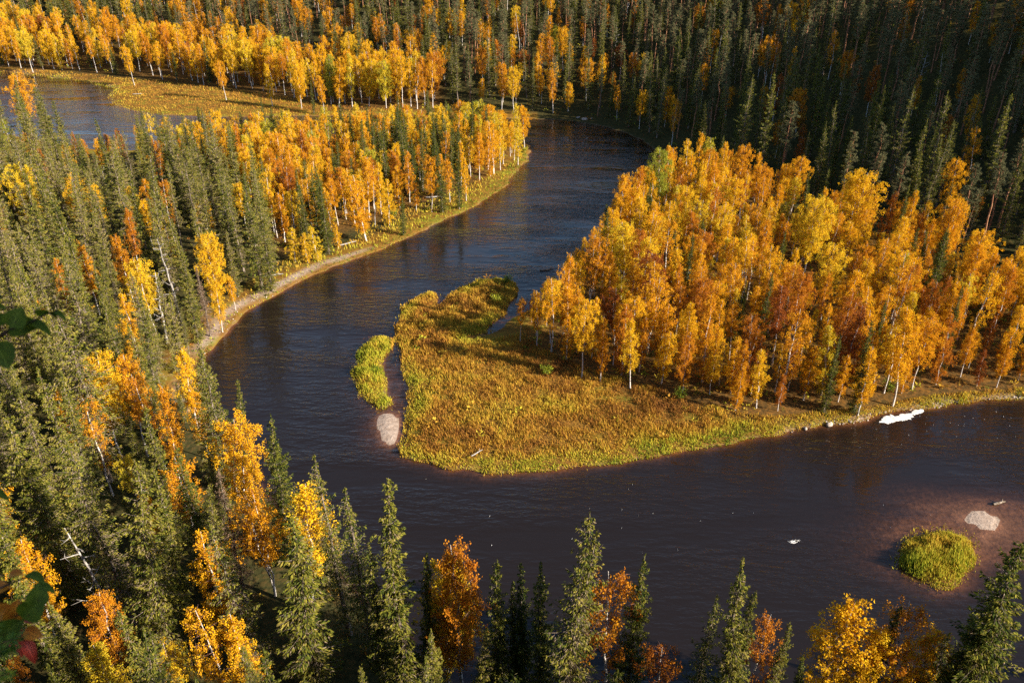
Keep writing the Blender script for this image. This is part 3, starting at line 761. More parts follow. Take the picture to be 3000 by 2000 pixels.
 ('spruce', 2012, 735, 14, .34, 2, .7, 'green spruce behind the paired birches above the foam patch'),
 ('birch', 2008, 795, 11.5, .52, 1, 1.15, 'orange front birch with a thick white stem above the foam patch'),
 ('birch', 2110, 705, 15, .50, 0, 1.0, 'golden front birch with bunched stems right of the foam patch'),
 ('birch', 1430, 400, 14, .48, 0, 1.0, 'orange birch at the water corner of the right grove'),
 ('birch', 1300, 582, 13, .36, 1, .9, 'orange pointed birch leaning to the water at the slough'),
 ('birch', 1345, 690, 11.5, .60, 2, .9, 'tall golden birch at the meadow corner of the grove'),
 ('birch', 1460, 735, 10, .66, 8, 1.1, 'golden birch standing forward on the meadow edge'),
 ('birch', 1385, 770, 7, .30, 1, 1.2, 'short rust birch at the meadow corner'),
 ('spruce', 1705, 640, 10, .2, 5, .8, 'small dark spruce sunk in the middle of the grove'),
 ('birch', 1195, 682, 7.3, .34, 3, 1.0, 'dull orange birch in shade beside the slough'),
 ]),
 (HILLR, [
 ('spruce', 1785, 165, 25, .42, 3, .85, 'tallest sunlit column of spruce before the dark hillside'),
 ('spruce', 1722, 165, 24, .40, 4, .85, 'second tall spruce column left of the tallest on the hillside'),
 ('spruce', 1665, 195, 17, .40, 6, .9, 'slim spruce left of the tall columns on the hillside'),
 ('spruce', 1625, 232, 16, .44, 0, .8, 'cone-shaped spruce left of the slim one at the hill foot'),
 ('birch', 1845, 205, 12, .30, 6, .85, 'vivid orange birch glowing on the dark hillside'),
 ('spruce', 2185, 205, 25, .42, 4, .85, 'leaning grey-green spruce column, right part of the dark hillside'),
 ('spruce', 2095, 195, 24, .42, 4, .85, 'spruce column left of the leaning grey-green one'),
 ('spruce', 2030, 195, 22, .42, 3, .8, 'spruce column amid orange birches on the dark hillside'),
 ('spruce', 1912, 215, 17, .40, 1, .8, 'short sunlit spruce right of the vivid orange birch'),
 ('spruce', 2322, 215, 24, .44, 3, .9, 'sunlit spruce column farthest along the dark hillside'),
 ('birch', 2255, 290, 14, .40, 5, .9, 'orange birch between the last two spruce columns'),
 ('birch', 2210, 365, 14, .48, 2, .9, 'olive birch in shade above the lone orange one'),
 ]),
 (FAR, [
 ('birch', 680, 140, 15, .60, 6, .8, 'round golden birch where the upper meadow ends'),
 ('birch', 612, 142, 14, .66, 1, .95, 'yellow columnar birch left of the round golden one'),
 ('birch', 736, 172, 12, .46, 0, .9, 'small orange birch right of the round golden one'),
 ('spruce', 712, 180, 11, .26, 1, .8, 'small dark spruce between the last two meadow birches'),
 ('birch', 505, 138, 13, .42, 2, .8, 'orange birch leaning over the upper meadow'),
 ('birch', 290, 105, 14, .54, 2, .75, 'golden birch with white stems at the upper meadow'),
 ('birch', 50, 70, 16, .80, 2, .9, 'greenish yellow birch at the end of the upper meadow'),
 ]),
]
n_miss = []
placed = []                                             # kind, x, y, h, tint, shape, wide, label, group
for grp, lst in HAND:
    for kind, u, v, h, tint, shape, wide, label in lst:
        r = find_top(u, v, h)
        if r is None:
            n_miss.append(label); continue
        placed.append([kind, r[0], r[1], r[2], tint, shape, wide, label, grp, True])
print('not placed:', n_miss)

# ------------------------------------------------------------------ the rest of the forest, grown in the places where the photograph has forest
open_view = [[(1225, 300), (1490, 345), (1480, 375), (1400, 440), (1345, 540), (1250, 650), (1185, 720), (1300, 840), (1500, 915), (1700, 985), (2352, 915), (2352, 1230), (2240, 1380), (2120, 1370), (1900, 1350), (1760, 1250),
              (1700, 1250), (1650, 1320), (1500, 1260), (1380, 1290), (1300, 1180), (1180, 1240), (1000, 1250), (930, 1240), (870, 1120), (780, 1040), (720, 1000), (700, 1120), (640, 960), (590, 930), (530, 940), (495, 800), (570, 725), (700, 635), (860, 575), (1000, 510), (1130, 446), (1226, 360)],
             [(55, 180), (215, 197), (300, 262), (290, 285), (225, 318), (190, 312), (120, 240)], [(20, 170), (260, 192), (420, 205), (700, 238), (560, 240), (330, 250), (262, 225)]]
OV = [np.array(p, float) for p in open_view]
def in_open(u, v): return any(bool(inside(np.array([u]), np.array([v]), p)[0]) for p in OV)
grid_ = {}
def free(x, y, gap):
    k = 4.0
    i, j = int(x // k), int(y // k)
    for a in (-1, 0, 1):
        for b in (-1, 0, 1):
            for (qx, qy, qg) in grid_.get((i + a, j + b), ()):
                if (qx - x) ** 2 + (qy - y) ** 2 < (0.5 * (gap + qg)) ** 2: return False
    return True
def put(x, y, gap): grid_.setdefault((int(x // 4.0), int(y // 4.0)), []).append((x, y, gap))
for p in placed: put(p[1], p[2], 3.0)
SNAG_LIST = [
 (348, 628, 11, 2, 'twisted silver snag with curling bare branches in the left forest', (0, .03), .6),
 (373, 548, 14, 1, 'tall bare snag with a few crooked branches above the twisted silver one', (0, .02), 2.0),
 (203, 1188, 13, 1, 'leaning white dead stem with a bare forked top between the lit spruces', (0, -.12), 1.0),
 (1343, 1452, 9, 3, 'short forked snag at the bottom beside the twin-topped spruces', (0, -.05), .4),
 (853, 418, 9, 3, 'white dead stem with two broken limbs on the far bank', (0, .05), 0),
 (2120, 118, 12, 0, 'pale dead pine with spreading bare limbs high on the dark hill', (0, .1), 0),
 (2178, 122, 12, 3, 'thin pale dead pine right of the spreading one', (0, .1), 2),
 (1195, 28, 15, 3, 'leaning grey dead trunk on the sunny hill above the bend', (0, -.1), 1),
 (1205, 45, 14, 3, 'second leaning grey dead trunk crossing the first', (0, -.16), 2),
 (918, 55, 15, 1, 'bare white dead pine above the left grove', (0, 0), 2),
 (448, 5, 15, 3, 'grey dead stem on the hill over the upper meadow', (0, 0), 2),
 (1415, 62, 12, 0, 'dead pine with curved bare limbs over the river bend', (0, 0), 1),
 (1655, 80, 14, 3, 'pale dead stem on the hill crest side of the bend', (0, 0), 3),
 (1130, 1270, 8, 2, 'small bare grey treetop right of the lone well lit spruce', (0, 0), 0),
]
SNAG_AT = [find_top(q[0], q[1], q[2]) for q in SNAG_LIST]
PROT = []
for p in placed + [['pine', r[0], r[1], r[2], 0, 0, .8, '', '', True] for r in SNAG_AT if r and r[1] < 190]:
    zg = float(ground(np.array([p[1]]), np.array([p[2]]))[0])
    u0, v0, d0 = project(p[1], p[2], zg); u1, v1, d1 = project(p[1], p[2], zg + p[3])
    hw = {'birch': 1.8, 'spruce': 1.3, 'pine': 1.3}[p[0]] * p[3] / BASE_H[p[0]] * p[6] * F_PX / d1
    PROT.append((u1 * .75 + u0 * .25, hw * .6, v1 - 4, v1 + (v0 - v1) * (.6 if p[0] == 'birch' else .33), d1))
PROT = np.array(PROT)
rs = random.Random(11)
BSH = [0, 0, 1, 2, 2, 3, 4, 5, 5, 7, 8, 9]
SSH = [0, 0, 1, 1, 2, 3, 4, 4, 5, 6, 7, 8, 9, 9, 10]
def grow(poly, tries, gap, choose, where, check=True):
    lo, hi = poly.min(0), poly.max(0)
    n0 = len(placed)
    near_ok = where not in ('cliff woods',)
    X = [(rs.uniform(lo[0], hi[0]), rs.uniform(lo[1], hi[1])) for _ in range(tries)]
    ok = inside(np.array([a for a, _ in X]), np.array([b for _, b in X]), poly)
    for (x, y), k in zip(X, ok):
        if not k: continue
        g = gap * rs.uniform(.72, 1.4)
        if not free(x, y, g): continue
        xa, ya = np.array([x]), np.array([y])
        if shore(xa, ya)[0] < 1.6: continue
        zg = float(ground(xa, ya)[0])
        c = choose(x, y, zg)
        if c is None: continue
        kind, h, tint, shape, wide = c
        if where == 'near slope':
            u, v, dep = project(x, y, zg + h)
            if dep < 30 or v < (1500 if u > 640 else 1250): continue
        u, v, dep = project(x, y, zg + h)
        if check and dep > 1:
            um, vm, _ = project(x, y, zg + h * .75)
            if in_open(u, v + 4) or in_open(um - 14, vm) or in_open(um + 14, vm):
                h *= .72
                u, v, dep = project(x, y, zg + h); um, vm, _ = project(x, y, zg + h * .7)
                if in_open(u, v + 4) or in_open(um - 12, vm) or in_open(um + 12, vm): continue
        if near_ok and dep > 1:
            ub, vb, db = project(x, y, zg)
            hw = {'birch': 2.0, 'spruce': 1.5, 'pine': 1.5}[kind] * h / BASE_H[kind] * wide * F_PX / dep
            if bool(np.any((PROT[:, 4] > dep + 1) & (np.abs((u + ub) / 2 - PROT[:, 0]) < PROT[:, 1] + hw * .45) & (v < PROT[:, 3]) & (vb > PROT[:, 2]))):
                h *= .55
                if h < 5: continue
                u, v, dep = project(x, y, zg + h)
                if bool(np.any((PROT[:, 4] > dep + 1) & (np.abs((u + ub) / 2 - PROT[:, 0]) < PROT[:, 1] + hw * .3) & (v < PROT[:, 3]) & (vb > PROT[:, 2]))): continue
        put(x, y, g)
        placed.append([kind, x, y, h, tint, shape, wide, None, where, False])
    print(where, len(placed) - n0)
def N1(x, y, s, seed): return float(fbm(np.array([x]), np.array([y]), s, seed)[0])
def birch_tint(x, y, base=.46, spread=.22): return base + (N1(x, y, 9, 71) - .5) * .35 + rs.gauss(0, spread * .8)
def edge_r(x, y): return float(sdist(np.array([x]), np.array([y]), zone_r)[0])
def ch_right(x, y, zg):
    if N1(x, y, 11, 77) < .37 and edge_r(x, y) > 3: return None
    if rs.random() < .055: return ('spruce', rs.uniform(9, 14), rs.uniform(.2, .34), rs.choice([0, 1, 2, 5]), .75)
    return ('birch', rs.choice([rs.uniform(5.5, 8.5), rs.uniform(8, 11), rs.uniform(9, 13)]), birch_tint(x, y, .47), rs.choice([7, 7, 1, 4, 7, 5, 2]) if edge_r(x, y) < 5 else rs.choice(BSH), rs.uniform(.9, 1.2))
def ch_left(x, y, zg):
    u, v, _ = project(x, y, zg)
    sp = .09 + (.5 if (840 < u < 1070 and 385 < v < 460) else 0) + (.55 if u < 560 and v > 430 else 0) + (.2 if 640 < u < 760 and v > 440 else 0)
    if rs.random() < sp: return ('spruce', rs.uniform(11, 16.5), rs.uniform(.22, .38), rs.choice([0, 1, 2, 5]), .8)
    return ('birch', rs.uniform(8.5, 13), birch_tint(x, y, .56), rs.choice(BSH), rs.uniform(.95, 1.25))
def ch_forest(x, y, zg):
    if rs.random() < .2: return ('birch', rs.uniform(9, 13.5), birch_tint(x, y, .40), rs.choice(BSH), 1.0)
    return ('spruce', rs.uniform(13, 22), rs.uniform(.42, .68), rs.choice(SSH), rs.uniform(.7, .95))
def ch_foot(x, y, zg):
    if rs.random() < .08: return ('spruce', rs.uniform(9, 16), rs.uniform(.24, .4), rs.choice(SSH), .8)
    return ('birch', rs.uniform(12, 17), birch_tint(x, y, .52), rs.choice(BSH + [6]), rs.uniform(.9, 1.1))
def ch_hill(x, y, zg):
    right = min(1, max(0, (x - 5) / 60))
    hd = float(bil(HILLD, np.array([x]), np.array([y]))[0])
    r = rs.random()
    low = max(0, 1 - hd / 55)
    pb = .28 - .12 * right + (.26 * low if right < .5 else .0)
    if hd < 1: pb = 0
    ps = (.20 + .1 * low) * (1 - right) + right * (.58 * low + .08)
    if x < -150: ps += .25
    if r < pb: return ('birch', rs.uniform(8.5, 14), birch_tint(x, y, .40 - .12 * right), rs.choice(BSH), .95)
    if r < pb + ps: return ('spruce', rs.uniform(13, 21), rs.uniform(.32, .48), rs.choice([0, 1, 3, 4, 4, 6, 8, 9, 10]), rs.uniform(.7, .9))
    return ('pine', rs.uniform(13, 20), rs.uniform(.35, .62), rs.randrange(5), rs.uniform(.9, 1.15))
def ch_near(x, y, zg):
    if rs.random() < .2: return ('birch', rs.uniform(6, 10), birch_tint(x, y, .4), rs.choice(BSH), 1.0)
    return ('spruce', rs.uniform(8, 17), rs.uniform(.34, .52), rs.choice(SSH), rs.uniform(.7, .95))
HILLD = hill_d.reshape(GX.shape)
zone_r = GP(GROVES[0])
zone_l = GP(GROVES[1])
zone_c = GP([(-500, 352), (120, 352), (330, 382), (430, 388), (540, 430), (610, 505), (650, 605), (610, 650), (560, 680), (510, 720), (480, 755), (452, 810), (432, 870), (436, 950), (490, 1040), (580, 1130), (680, 1215), (760, 1300), (850, 1400), (930, 1500), (960, 1620), (-500, 1620)])
zone_d = GP(GROVES[2])
grow(zone_r, 34000, 2.75, ch_right, 'right grove')
grow(zone_r, 26000, 1.9, lambda x, y, zg: ('birch', rs.uniform(5, 9.5), birch_tint(x, y, .45), rs.choice([7, 7, 1, 8, 5, 0]), rs.uniform(1.0, 1.25)) if edge_r(x, y) < 4.5 and y < 130 else None, 'right grove')
grow(zone_l, 26000, 2.9, ch_left, 'left grove')
grow(zone_c, 30000, 4.2, ch_forest, 'left forest')
grow(zone_c, 26000, 2.3, lambda x, y, zg: ('spruce', rs.uniform(4.5, 10), rs.uniform(.3, .5), rs.choice(SSH), rs.uniform(.85, 1.1)) if (50 < y < 112 and shore(np.array([x]), np.array([y]))[0] < 14) else None, 'left forest')
grow(zone_d, 16000, 4.2, ch_foot, 'hill foot birches')
hill_view = np.array([[-330, 330], [-120, 285], [-40, 258], [20, 236], [55, 195], [75, 140], [92, 118], [115, 108], [190, 100], [290, 160], [330, 330], [280, 420], [0, 430], [-280, 470], [-420, 470]], float)
_hd = lambda x, y: float(bil(HILLD, np.array([x]), np.array([y]))[0])
grow(hill_view, 90000, 3.9, lambda x, y, zg: ch_hill(x, y, zg) if (-12 if x > 60 else 1.5) < _hd(x, y) < 140 else None, 'hillside')
grow(np.array([[-50, 15], [75, 15], [75, 46], [-50, 46]], float), 5000, 3.1, ch_near, 'near slope')
for q_ in ((4.6, -1.2, 8), (5.6, -2.6, 10), (3.6, -2.4, 9), (8.2, -2.4, 9)):  # added spruces behind the viewer, out of view, shading the sapling leaves
    placed.append(['spruce', q_[0], q_[1], q_[2], .4, 1, 1.0, None, 'cliff woods', False]); put(q_[0], q_[1], 2)
grow(np.array([[30, -60], [150, -60], [150, -6], [30, -4]], float), 1100, 5.5, lambda x, y, zg: ch_near(x, y, zg), 'cliff woods', False)  # unseen woods on the cliff top, placed to shade the near bank

# which of them show largest: a coarse near-to-far picture of the stand
W_, H_ = 588, 392
buf = np.zeros((H_, W_), bool)
vis = np.zeros(len(placed))
P = []
for i, p in enumerate(placed):
    zg = float(ground(np.array([p[1]]), np.array([p[2]]))[0])
    u0, v0, dep = project(p[1], p[2], zg); u1, v1, d1 = project(p[1], p[2], zg + p[3])
    P.append((dep if dep > 2 else 1e9, i, u0 / 4, v0 / 4, u1 / 4, v1 / 4))
for dep, i, u0, v0, u1, v1 in sorted(P):
    if dep > 1e8: continue
    kind, h, wide = placed[i][0], placed[i][3], placed[i][6]
    rw = {'birch': 1.9, 'spruce': 1.6, 'pine': 1.6}[kind] * h / BASE_H[kind] * wide * F_PX / dep / 4
    n_ = 0
    for row in range(max(0, int(v1)), min(H_, int(v0) + 1)):
        f = (row - v1) / max(1, v0 - v1)
        k = {'birch': min(1, 2.2 * f) if f < .72 else .25, 'spruce': .2 + .8 * f, 'pine': 1.0 if f < .5 else .2}[kind]
        uc = u1 + (u0 - u1) * f
        a, b = max(0, int(uc - rw * k)), min(W_, int(uc + rw * k) + 1)
        if b > a:
            n_ += int((~buf[row, a:b]).sum()); buf[row, a:b] = True
    vis[i] = n_
LIMIT = 292
single = np.zeros(len(placed), bool)
for kind in ('birch', 'spruce', 'pine'):
    ids = [i for i, p in enumerate(placed) if p[0] == kind]
    ids.sort(key=lambda i: -(vis[i] + (1e6 if placed[i][9] else 0)))
    for i in ids[:LIMIT]:
        if vis[i] > 3 or placed[i][9]: single[i] = True
print('single', {k: int(sum(single[i] for i in range(len(placed)) if placed[i][0] == k)) for k in BASE_H}, 'all', {k: sum(p[0] == k for p in placed) for k in BASE_H})

# labels for the trees nobody hand-picked: colour, size, form, and what they stand beside
MARKS = [((2070, 950), 11, 'above the foam patch'), ((2230, 905), 12, 'beyond the foam patch on the bank'), ((1880, 950), 10, 'above the stony edge'), ((1700, 950), 10, 'where meadow meets stony edge'), ((1560, 905), 11, 'at the middle of the meadow edge'),
         ((1420, 870), 11, 'at the near meadow corner'), ((1280, 790), 12, 'beside the slough'), ((1330, 650), 14, 'facing the floating log'), ((1440, 500), 18, 'on the water side of the grove'), ((1540, 405), 20, 'at the far corner of the grove'),
         ((1205, 350), 16, 'at the tip of the point'), ((1080, 430), 15, 'in front along the grassy spit'), ((960, 470), 14, 'by the small log on the bank'), ((840, 540), 14, 'near the dead stem'), ((700, 600), 14, 'near the three lemon birches'),
         ((560, 690), 14, 'above the sandy bank'), ((450, 850), 12, 'at the sandy bend'), ((90, 600), 20, 'around the large lemon birch'), ((350, 720), 13, 'around the twisted snag'), ((215, 1000), 12, 'around the wide golden birch'), ((330, 1400), 9, 'around the big bright spruce')]
MARKS = [(G(*a), r, t) for a, r, t in MARKS]
def words_for(p):
    kind, x, y, h, tint, shape, wide, label, where, hand = p
    if kind == 'birch':
        col = 'rust brown' if tint < .18 else 'burnt orange' if tint < .33 else 'orange' if tint < .48 else 'golden' if tint < .63 else 'yellow' if tint < .82 else 'lime yellow'
        form = {0: '', 1: 'full', 2: 'wide', 3: 'high-crowned', 4: 'several-stemmed', 5: 'thin-leaved', 6: 'broad', 7: 'low-branched', 8: 'slim', 9: 'loose'}[shape]
        size = 'tall' if h > 14.4 else 'short' if h < 11.3 else ''
    elif kind == 'spruce':
        col = 'dark green' if tint < .3 else 'green' if tint < .42 else 'olive green'
        form = {0: '', 1: 'dense', 2: 'wide', 3: 'column-shaped', 4: 'ragged', 5: 'broad', 6: 'slim', 7: 'sparse grey-twigged', 8: 'gappy', 9: 'drooping', 10: 'long-stemmed'}[shape]
        size = 'tall' if h > 18 else 'short' if h < 12 else ''
    else:
        col = 'grey-green' if tint < .5 else 'olive'
        form = {0: '', 1: 'slim', 2: 'wide-crowned', 3: 'high-crowned', 4: 'long-crowned'}[shape]
        size = 'tall' if h > 18 else 'short' if h < 14.5 else ''
    for g, r, t in MARKS:
        if where in ('right grove', 'left grove', 'left forest') and (g[0] - x) ** 2 + (g[1] - y) ** 2 < r * r:
            at = t; break
    else:
        if where == 'right grove': at = 'deep in the right-hand grove' if y < 130 else 'of the grove under the dark hill'
        elif where == 'left grove': at = 'inside the left-hand grove' if y < 190 else 'of the grove by the upper meadow'
        elif where == 'left forest': at = 'in the upper left forest' if y > 95 else 'in the dark lower left forest' if y < 62 else 'in the middle of the left forest'
        elif where == 'hill foot birches': at = 'behind the pool' if x < -120 else 'along the upper meadow'
        elif where == 'near slope': at = 'left of the twin-topped spruces' if x < 2 else 'right of the twin-topped spruces'
        elif where == 'hillside':
            hd = _hd(x, y)
            side = 'hill above the pool' if x < -90 else 'sunny far hill' if x < 0 else 'hill over the bend' if x < 55 else 'dark hill'
            lv = 'below the' if hd < 14 else 'low on the' if hd < 35 else 'halfway up the' if hd < 65 else 'high on the'
            at = lv + ' ' + side
        else: at = 'on the cliff beside the viewer'
    head = ' '.join(q for q in (size, form, col) if q)
    return f'{head} {kind} {at}'
GROUPS = {'right grove': RIGHTG, 'left grove': BANKL, 'left forest': LEFTW, 'hill foot birches': FAR, 'near slope': NEAR, 'hillside': HILLR, 'cliff woods': NEAR}
texts = {}
for i, p in enumerate(placed):
    if single[i]:
        p[7] = p[7] or words_for(p)
        texts.setdefault(p[7], []).append(i)
ORD = ['', 'leftmost', 'second from the left', 'third from the left', 'fourth from the left', 'fifth from the left', 'sixth from the left', 'seventh from the left', 'eighth from the left', 'ninth from the left', 'tenth from the left']
for t_, ids in texts.items():
    if 1 < len(ids) <= 10:
        def pu(i):
            p = placed[i]; return project(p[1], p[2], float(ground(np.array([p[1]]), np.array([p[2]]))[0]) + p[3])[0]
        ids.sort(key=pu)
        for k_, i in enumerate(ids):
            placed[i][7] = t_ + (', left of two' if k_ == 0 else ', right of two') if len(ids) == 2 else t_ + ', ' + ORD[k_ + 1]
GROUPS_KIND = {'birch': 'birches', 'spruce': 'spruces', 'pine': 'pines'}
for i, p in enumerate(placed):
    if not single[i]: continue
    kind, x, y, h, tint, shape, wide, label, where, hand = p
    lb = label
    gr = where if hand else GROUPS[where]
    gr = gr.replace('trees ', GROUPS_KIND[kind] + ' ').replace('birches ', GROUPS_KIND[kind] + ' ')
    lean = (rs.gauss(0, .035), rs.gauss(0, .035))
    if hand and where == NEAR and kind == 'spruce': wide *= .86
    plant(kind, x, y, h, tint, shape, lb, gr, rs.uniform(0, 6.28), lean, wide)

# the forest that is past counting: one object per kind, each point of its mesh carrying one of the tree shapes above
def scatter(name, kind, ids, label):
    pts = np.array([[placed[i][1], placed[i][2], float(ground(np.array([placed[i][1]]), np.array([placed[i][2]]))[0]) - .12] for i in ids])
    me = bpy.data.meshes.new(name)
    me.vertices.add(len(pts)); me.vertices.foreach_set('co', pts.astype(np.float32).ravel())
    for k, t_, vals in (('turn', 'FLOAT', [rs.uniform(0, 6.28) for _ in ids]), ('tint', 'FLOAT', [placed[i][4] for i in ids]),
                        ('size', 'FLOAT', [placed[i][3] / BASE_H[kind] for i in ids]), ('shape', 'INT', [placed[i][5] for i in ids])):
        a = me.attributes.new(k, t_, 'POINT'); a.data.foreach_set('value', np.array(vals, np.int32 if t_ == 'INT' else np.float32))
    o = tag(obj(name, me), label, None, None, 'stuff')
    ng = bpy.data.node_groups.new(name, 'GeometryNodeTree')
    ng.interface.new_socket('Geometry', in_out='INPUT', socket_type='NodeSocketGeometry')
    ng.interface.new_socket('Geometry', in_out='OUTPUT', socket_type='NodeSocketGeometry')
    n, l = ng.nodes, ng.links
    gi, go = n.new('NodeGroupInput'), n.new('NodeGroupOutput')
    join = n.new('GeometryNodeJoinGeometry'); l.new(join.outputs[0], go.inputs[0])
    def named(k, t_):
        a = n.new('GeometryNodeInputNamedAttribute'); a.data_type = t_; a.inputs[0].default_value = k; return a.outputs[0]
    comb = n.new('ShaderNodeCombineXYZ'); l.new(named('turn', 'FLOAT'), comb.inputs[2])
    sz, sh = named('size', 'FLOAT'), named('shape', 'INT')
    for s_ in sorted({placed[i][5] for i in ids}):
        src = SOURCE[(kind, s_)]
        pair = n.new('GeometryNodeJoinGeometry')
        for part in src:
            oi = n.new('GeometryNodeObjectInfo'); oi.transform_space = 'ORIGINAL'; oi.inputs[0].default_value = part
            l.new(oi.outputs['Geometry'], pair.inputs[0])
        cmp_ = n.new('FunctionNodeCompare'); cmp_.data_type = 'INT'; cmp_.operation = 'EQUAL'
        l.new(sh, cmp_.inputs['A'] if cmp_.inputs['A'].type == 'INT' else cmp_.inputs[2])
        ins_b = [q for q in cmp_.inputs if q.name == 'B' and q.type == 'INT'][0]; ins_b.default_value = s_
        ins = n.new('GeometryNodeInstanceOnPoints')
        l.new(gi.outputs[0], ins.inputs['Points']); l.new(cmp_.outputs[0], ins.inputs['Selection']); l.new(pair.outputs[0], ins.inputs['Instance'])
        l.new(comb.outputs[0], ins.inputs['Rotation']); l.new(sz, ins.inputs['Scale'])
        l.new(ins.outputs[0], join.inputs[0])
    md = o.modifiers.new('forest', 'NODES'); md.node_group = ng
    return o
SOURCE = {}
for o in list(C.objects):
    if o.parent is None and o.get('category') in ('birch tree', 'spruce tree', 'pine tree'):
        kd = o['category'].split()[0]
        kids = [c_ for c_ in bpy.data.objects if False]
for o in C.objects:
    if o.type == 'MESH' and o.data.name.split('.')[0] in ('birch_trunk', 'spruce_trunk', 'pine_trunk', 'birch_crown', 'spruce_crown', 'pine_crown'):
        for kd, arr in SHAPES.items():
            for s_, (a, b) in enumerate(arr):
                if o.data in (a, b): SOURCE.setdefault((kd, s_), {}).setdefault(o.data.name, o)
SOURCE = {k: list(v_.values()) for k, v_ in SOURCE.items()}
for kind, name, label in (('birch', 'birch_forest', 'mass of farther orange and golden birches packed in the groves'), ('spruce', 'spruce_forest', 'mass of farther dark spruces filling the forest'), ('pine', 'pine_forest', 'mass of farther pines up the hill')):
    ids = [i for i in range(len(placed)) if placed[i][0] == kind and not single[i]]
    ids = [i for i in ids if (kind, placed[i][5]) in SOURCE]
    if ids: scatter(name, kind, ids, label)
# ------------------------------------------------------------------ grass, reeds and undergrowth
gr = np.random.default_rng(5)
def sample(poly, n):
    lo, hi = poly.min(0), poly.max(0)
    q = lo + gr.random((n, 2)) * (hi - lo)
    return q[inside(q[:, 0], q[:, 1], poly)]
def blades(mb, q, hgt, wd, var, lean=.25):
    zq_ = ground(q[:, 0], q[:, 1])
    h_ = hgt * gr.uniform(.6, 1.3, len(q))
    ax = np.stack([gr.normal(size=len(q)) * lean - .12, gr.normal(size=len(q)) * lean, np.ones(len(q))], 1)
    c_ = np.stack([q[:, 0], q[:, 1], zq_ + h_ * .42], 1)
    leaves(mb, c_, ax, h_, wd * gr.uniform(.7, 1.4, len(q)), var, gr)
meadow = GP([(900, 780), (1030, 772), (1130, 785), (1200, 775), (1290, 835), (1400, 872), (1520, 905), (1640, 945), (1760, 965), (1980, 940), (2150, 912), (2352, 895), (2800, 870), (2800, 905), (2352, 925), (2000, 965), (1700, 1020), (1400, 1075), (1100, 1100), (930, 1075), (895, 1000)])
islet_up = GP([(900, 830), (895, 700), (1000, 660), (1120, 635), (1200, 650), (1180, 700), (1140, 760), (1040, 785), (930, 830)])
mb = MB()
def tussocks(q, base_h, wd, lift=0.0, fringe=.06, rim=.38):
    sh = shore(q[:, 0], q[:, 1])
    k = (bil(BARD, q[:, 0], q[:, 1]) < -.6) & ((sh > -.1) | ((sh > -1.6) & (gr.random(len(q)) < fringe * np.exp(np.minimum(sh, 0) / .5))))
    q, sh = q[k], sh[k]
    p1, p2, p3 = fbm(q[:, 0], q[:, 1], 7.5, 81), fbm(q[:, 0], q[:, 1], 2.6, 83), vnoise(q[:, 0], q[:, 1], 1.1, 85)
    edge = np.exp(-((sh - .8) / 1.9) ** 2)
    var = .15 + .62 * (p1 - .28) + .42 * (p2 - .5) + rim * edge + lift + gr.normal(size=len(q)) * .10
    keep = gr.random(len(q)) < np.clip(.35 + 1.3 * p3 + .8 * np.exp(-np.abs(sh) / .6), 0, 1)
    hgt = base_h * (.45 + 1.1 * p3) * (1 - .3 * np.clip(edge, 0, 1)) * (.7 + .6 * p2)
    if fringe > .3: hgt = hgt * np.clip(.45 + .5 * sh, .35, 1) * (.45 + 1.1 * p2)
    blades(mb, q[keep], hgt[keep], wd, np.clip(var, .02, .96)[keep])
tussocks(sample(meadow, 230000), .5, .078)
tussocks(sample(islet_up, 42000), .75, .10, .02, .15, .16)
tag(obj('meadow_grass', mb.mesh('meadow_grass', M['grass_blades'])), 'tussocky rust and yellow-green grass of the river meadow', None, None, 'stuff')
for poly, lab, n_, hh, lift_ in ((GP(islet_left), 'tall yellow-green reeds covering the long islet beside the sand bar', 15000, .9, .34), (GP(islet_right), 'tall yellow reeds covering the round islet in the near water', 15000, 1.1, .27)):
    mb = MB()
    poly = chaikin(poly)
    c_ = poly.mean(0); poly = c_ + (poly - c_) * 1.25
    tussocks(sample(poly, n_), hh, .085, lift_, .35, .1)
    tag(obj('islet_reeds', mb.mesh('islet_reeds', M['grass_blades'])), lab, None, None, 'stuff')
mb = MB()
lb_ = [(1228, 350), (1190, 395), (1130, 440), (1060, 480), (1000, 505), (930, 540), (860, 570), (780, 598), (700, 630), (620, 672), (560, 712), (510, 750), (470, 820), (440, 900), (425, 880), (440, 810), (480, 735), (560, 670), (640, 610), (720, 590), (800, 560), (860, 520), (950, 480), (1080, 430), (1150, 400), (1205, 350)]
lb_o = [(u, v + 12) for u, v in lb_[:14]] + lb_[14:]
q = sample(GP(lb_o), 42000)
dry = inside(q[:, 0], q[:, 1], GP([(660, 700), (500, 800), (440, 960), (400, 900), (480, 730), (640, 630), (870, 560), (880, 590)]))
q = q[(~dry) | (gr.random(len(q)) < .45)]
tussocks(q, .6, .13, .26)
tag(obj('bank_grass', mb.mesh('bank_grass', M['grass_blades'])), 'bright yellow-green grass strip along the far left bank', None, None, 'stuff')
mb = MB()
q = sample(GP([(-200, 150), (100, 165), (300, 185), (600, 218), (740, 242), (1000, 262), (600, 270), (330, 264), (225, 240), (255, 212), (130, 188), (20, 178), (-200, 172)]), 60000)
tussocks(q, .55, .17, .02)
tag(obj('upper_meadow_grass', mb.mesh('upper_meadow_grass', M['grass_blades'])), 'brownish sedge of the upper meadow beside the pool', None, None, 'stuff')

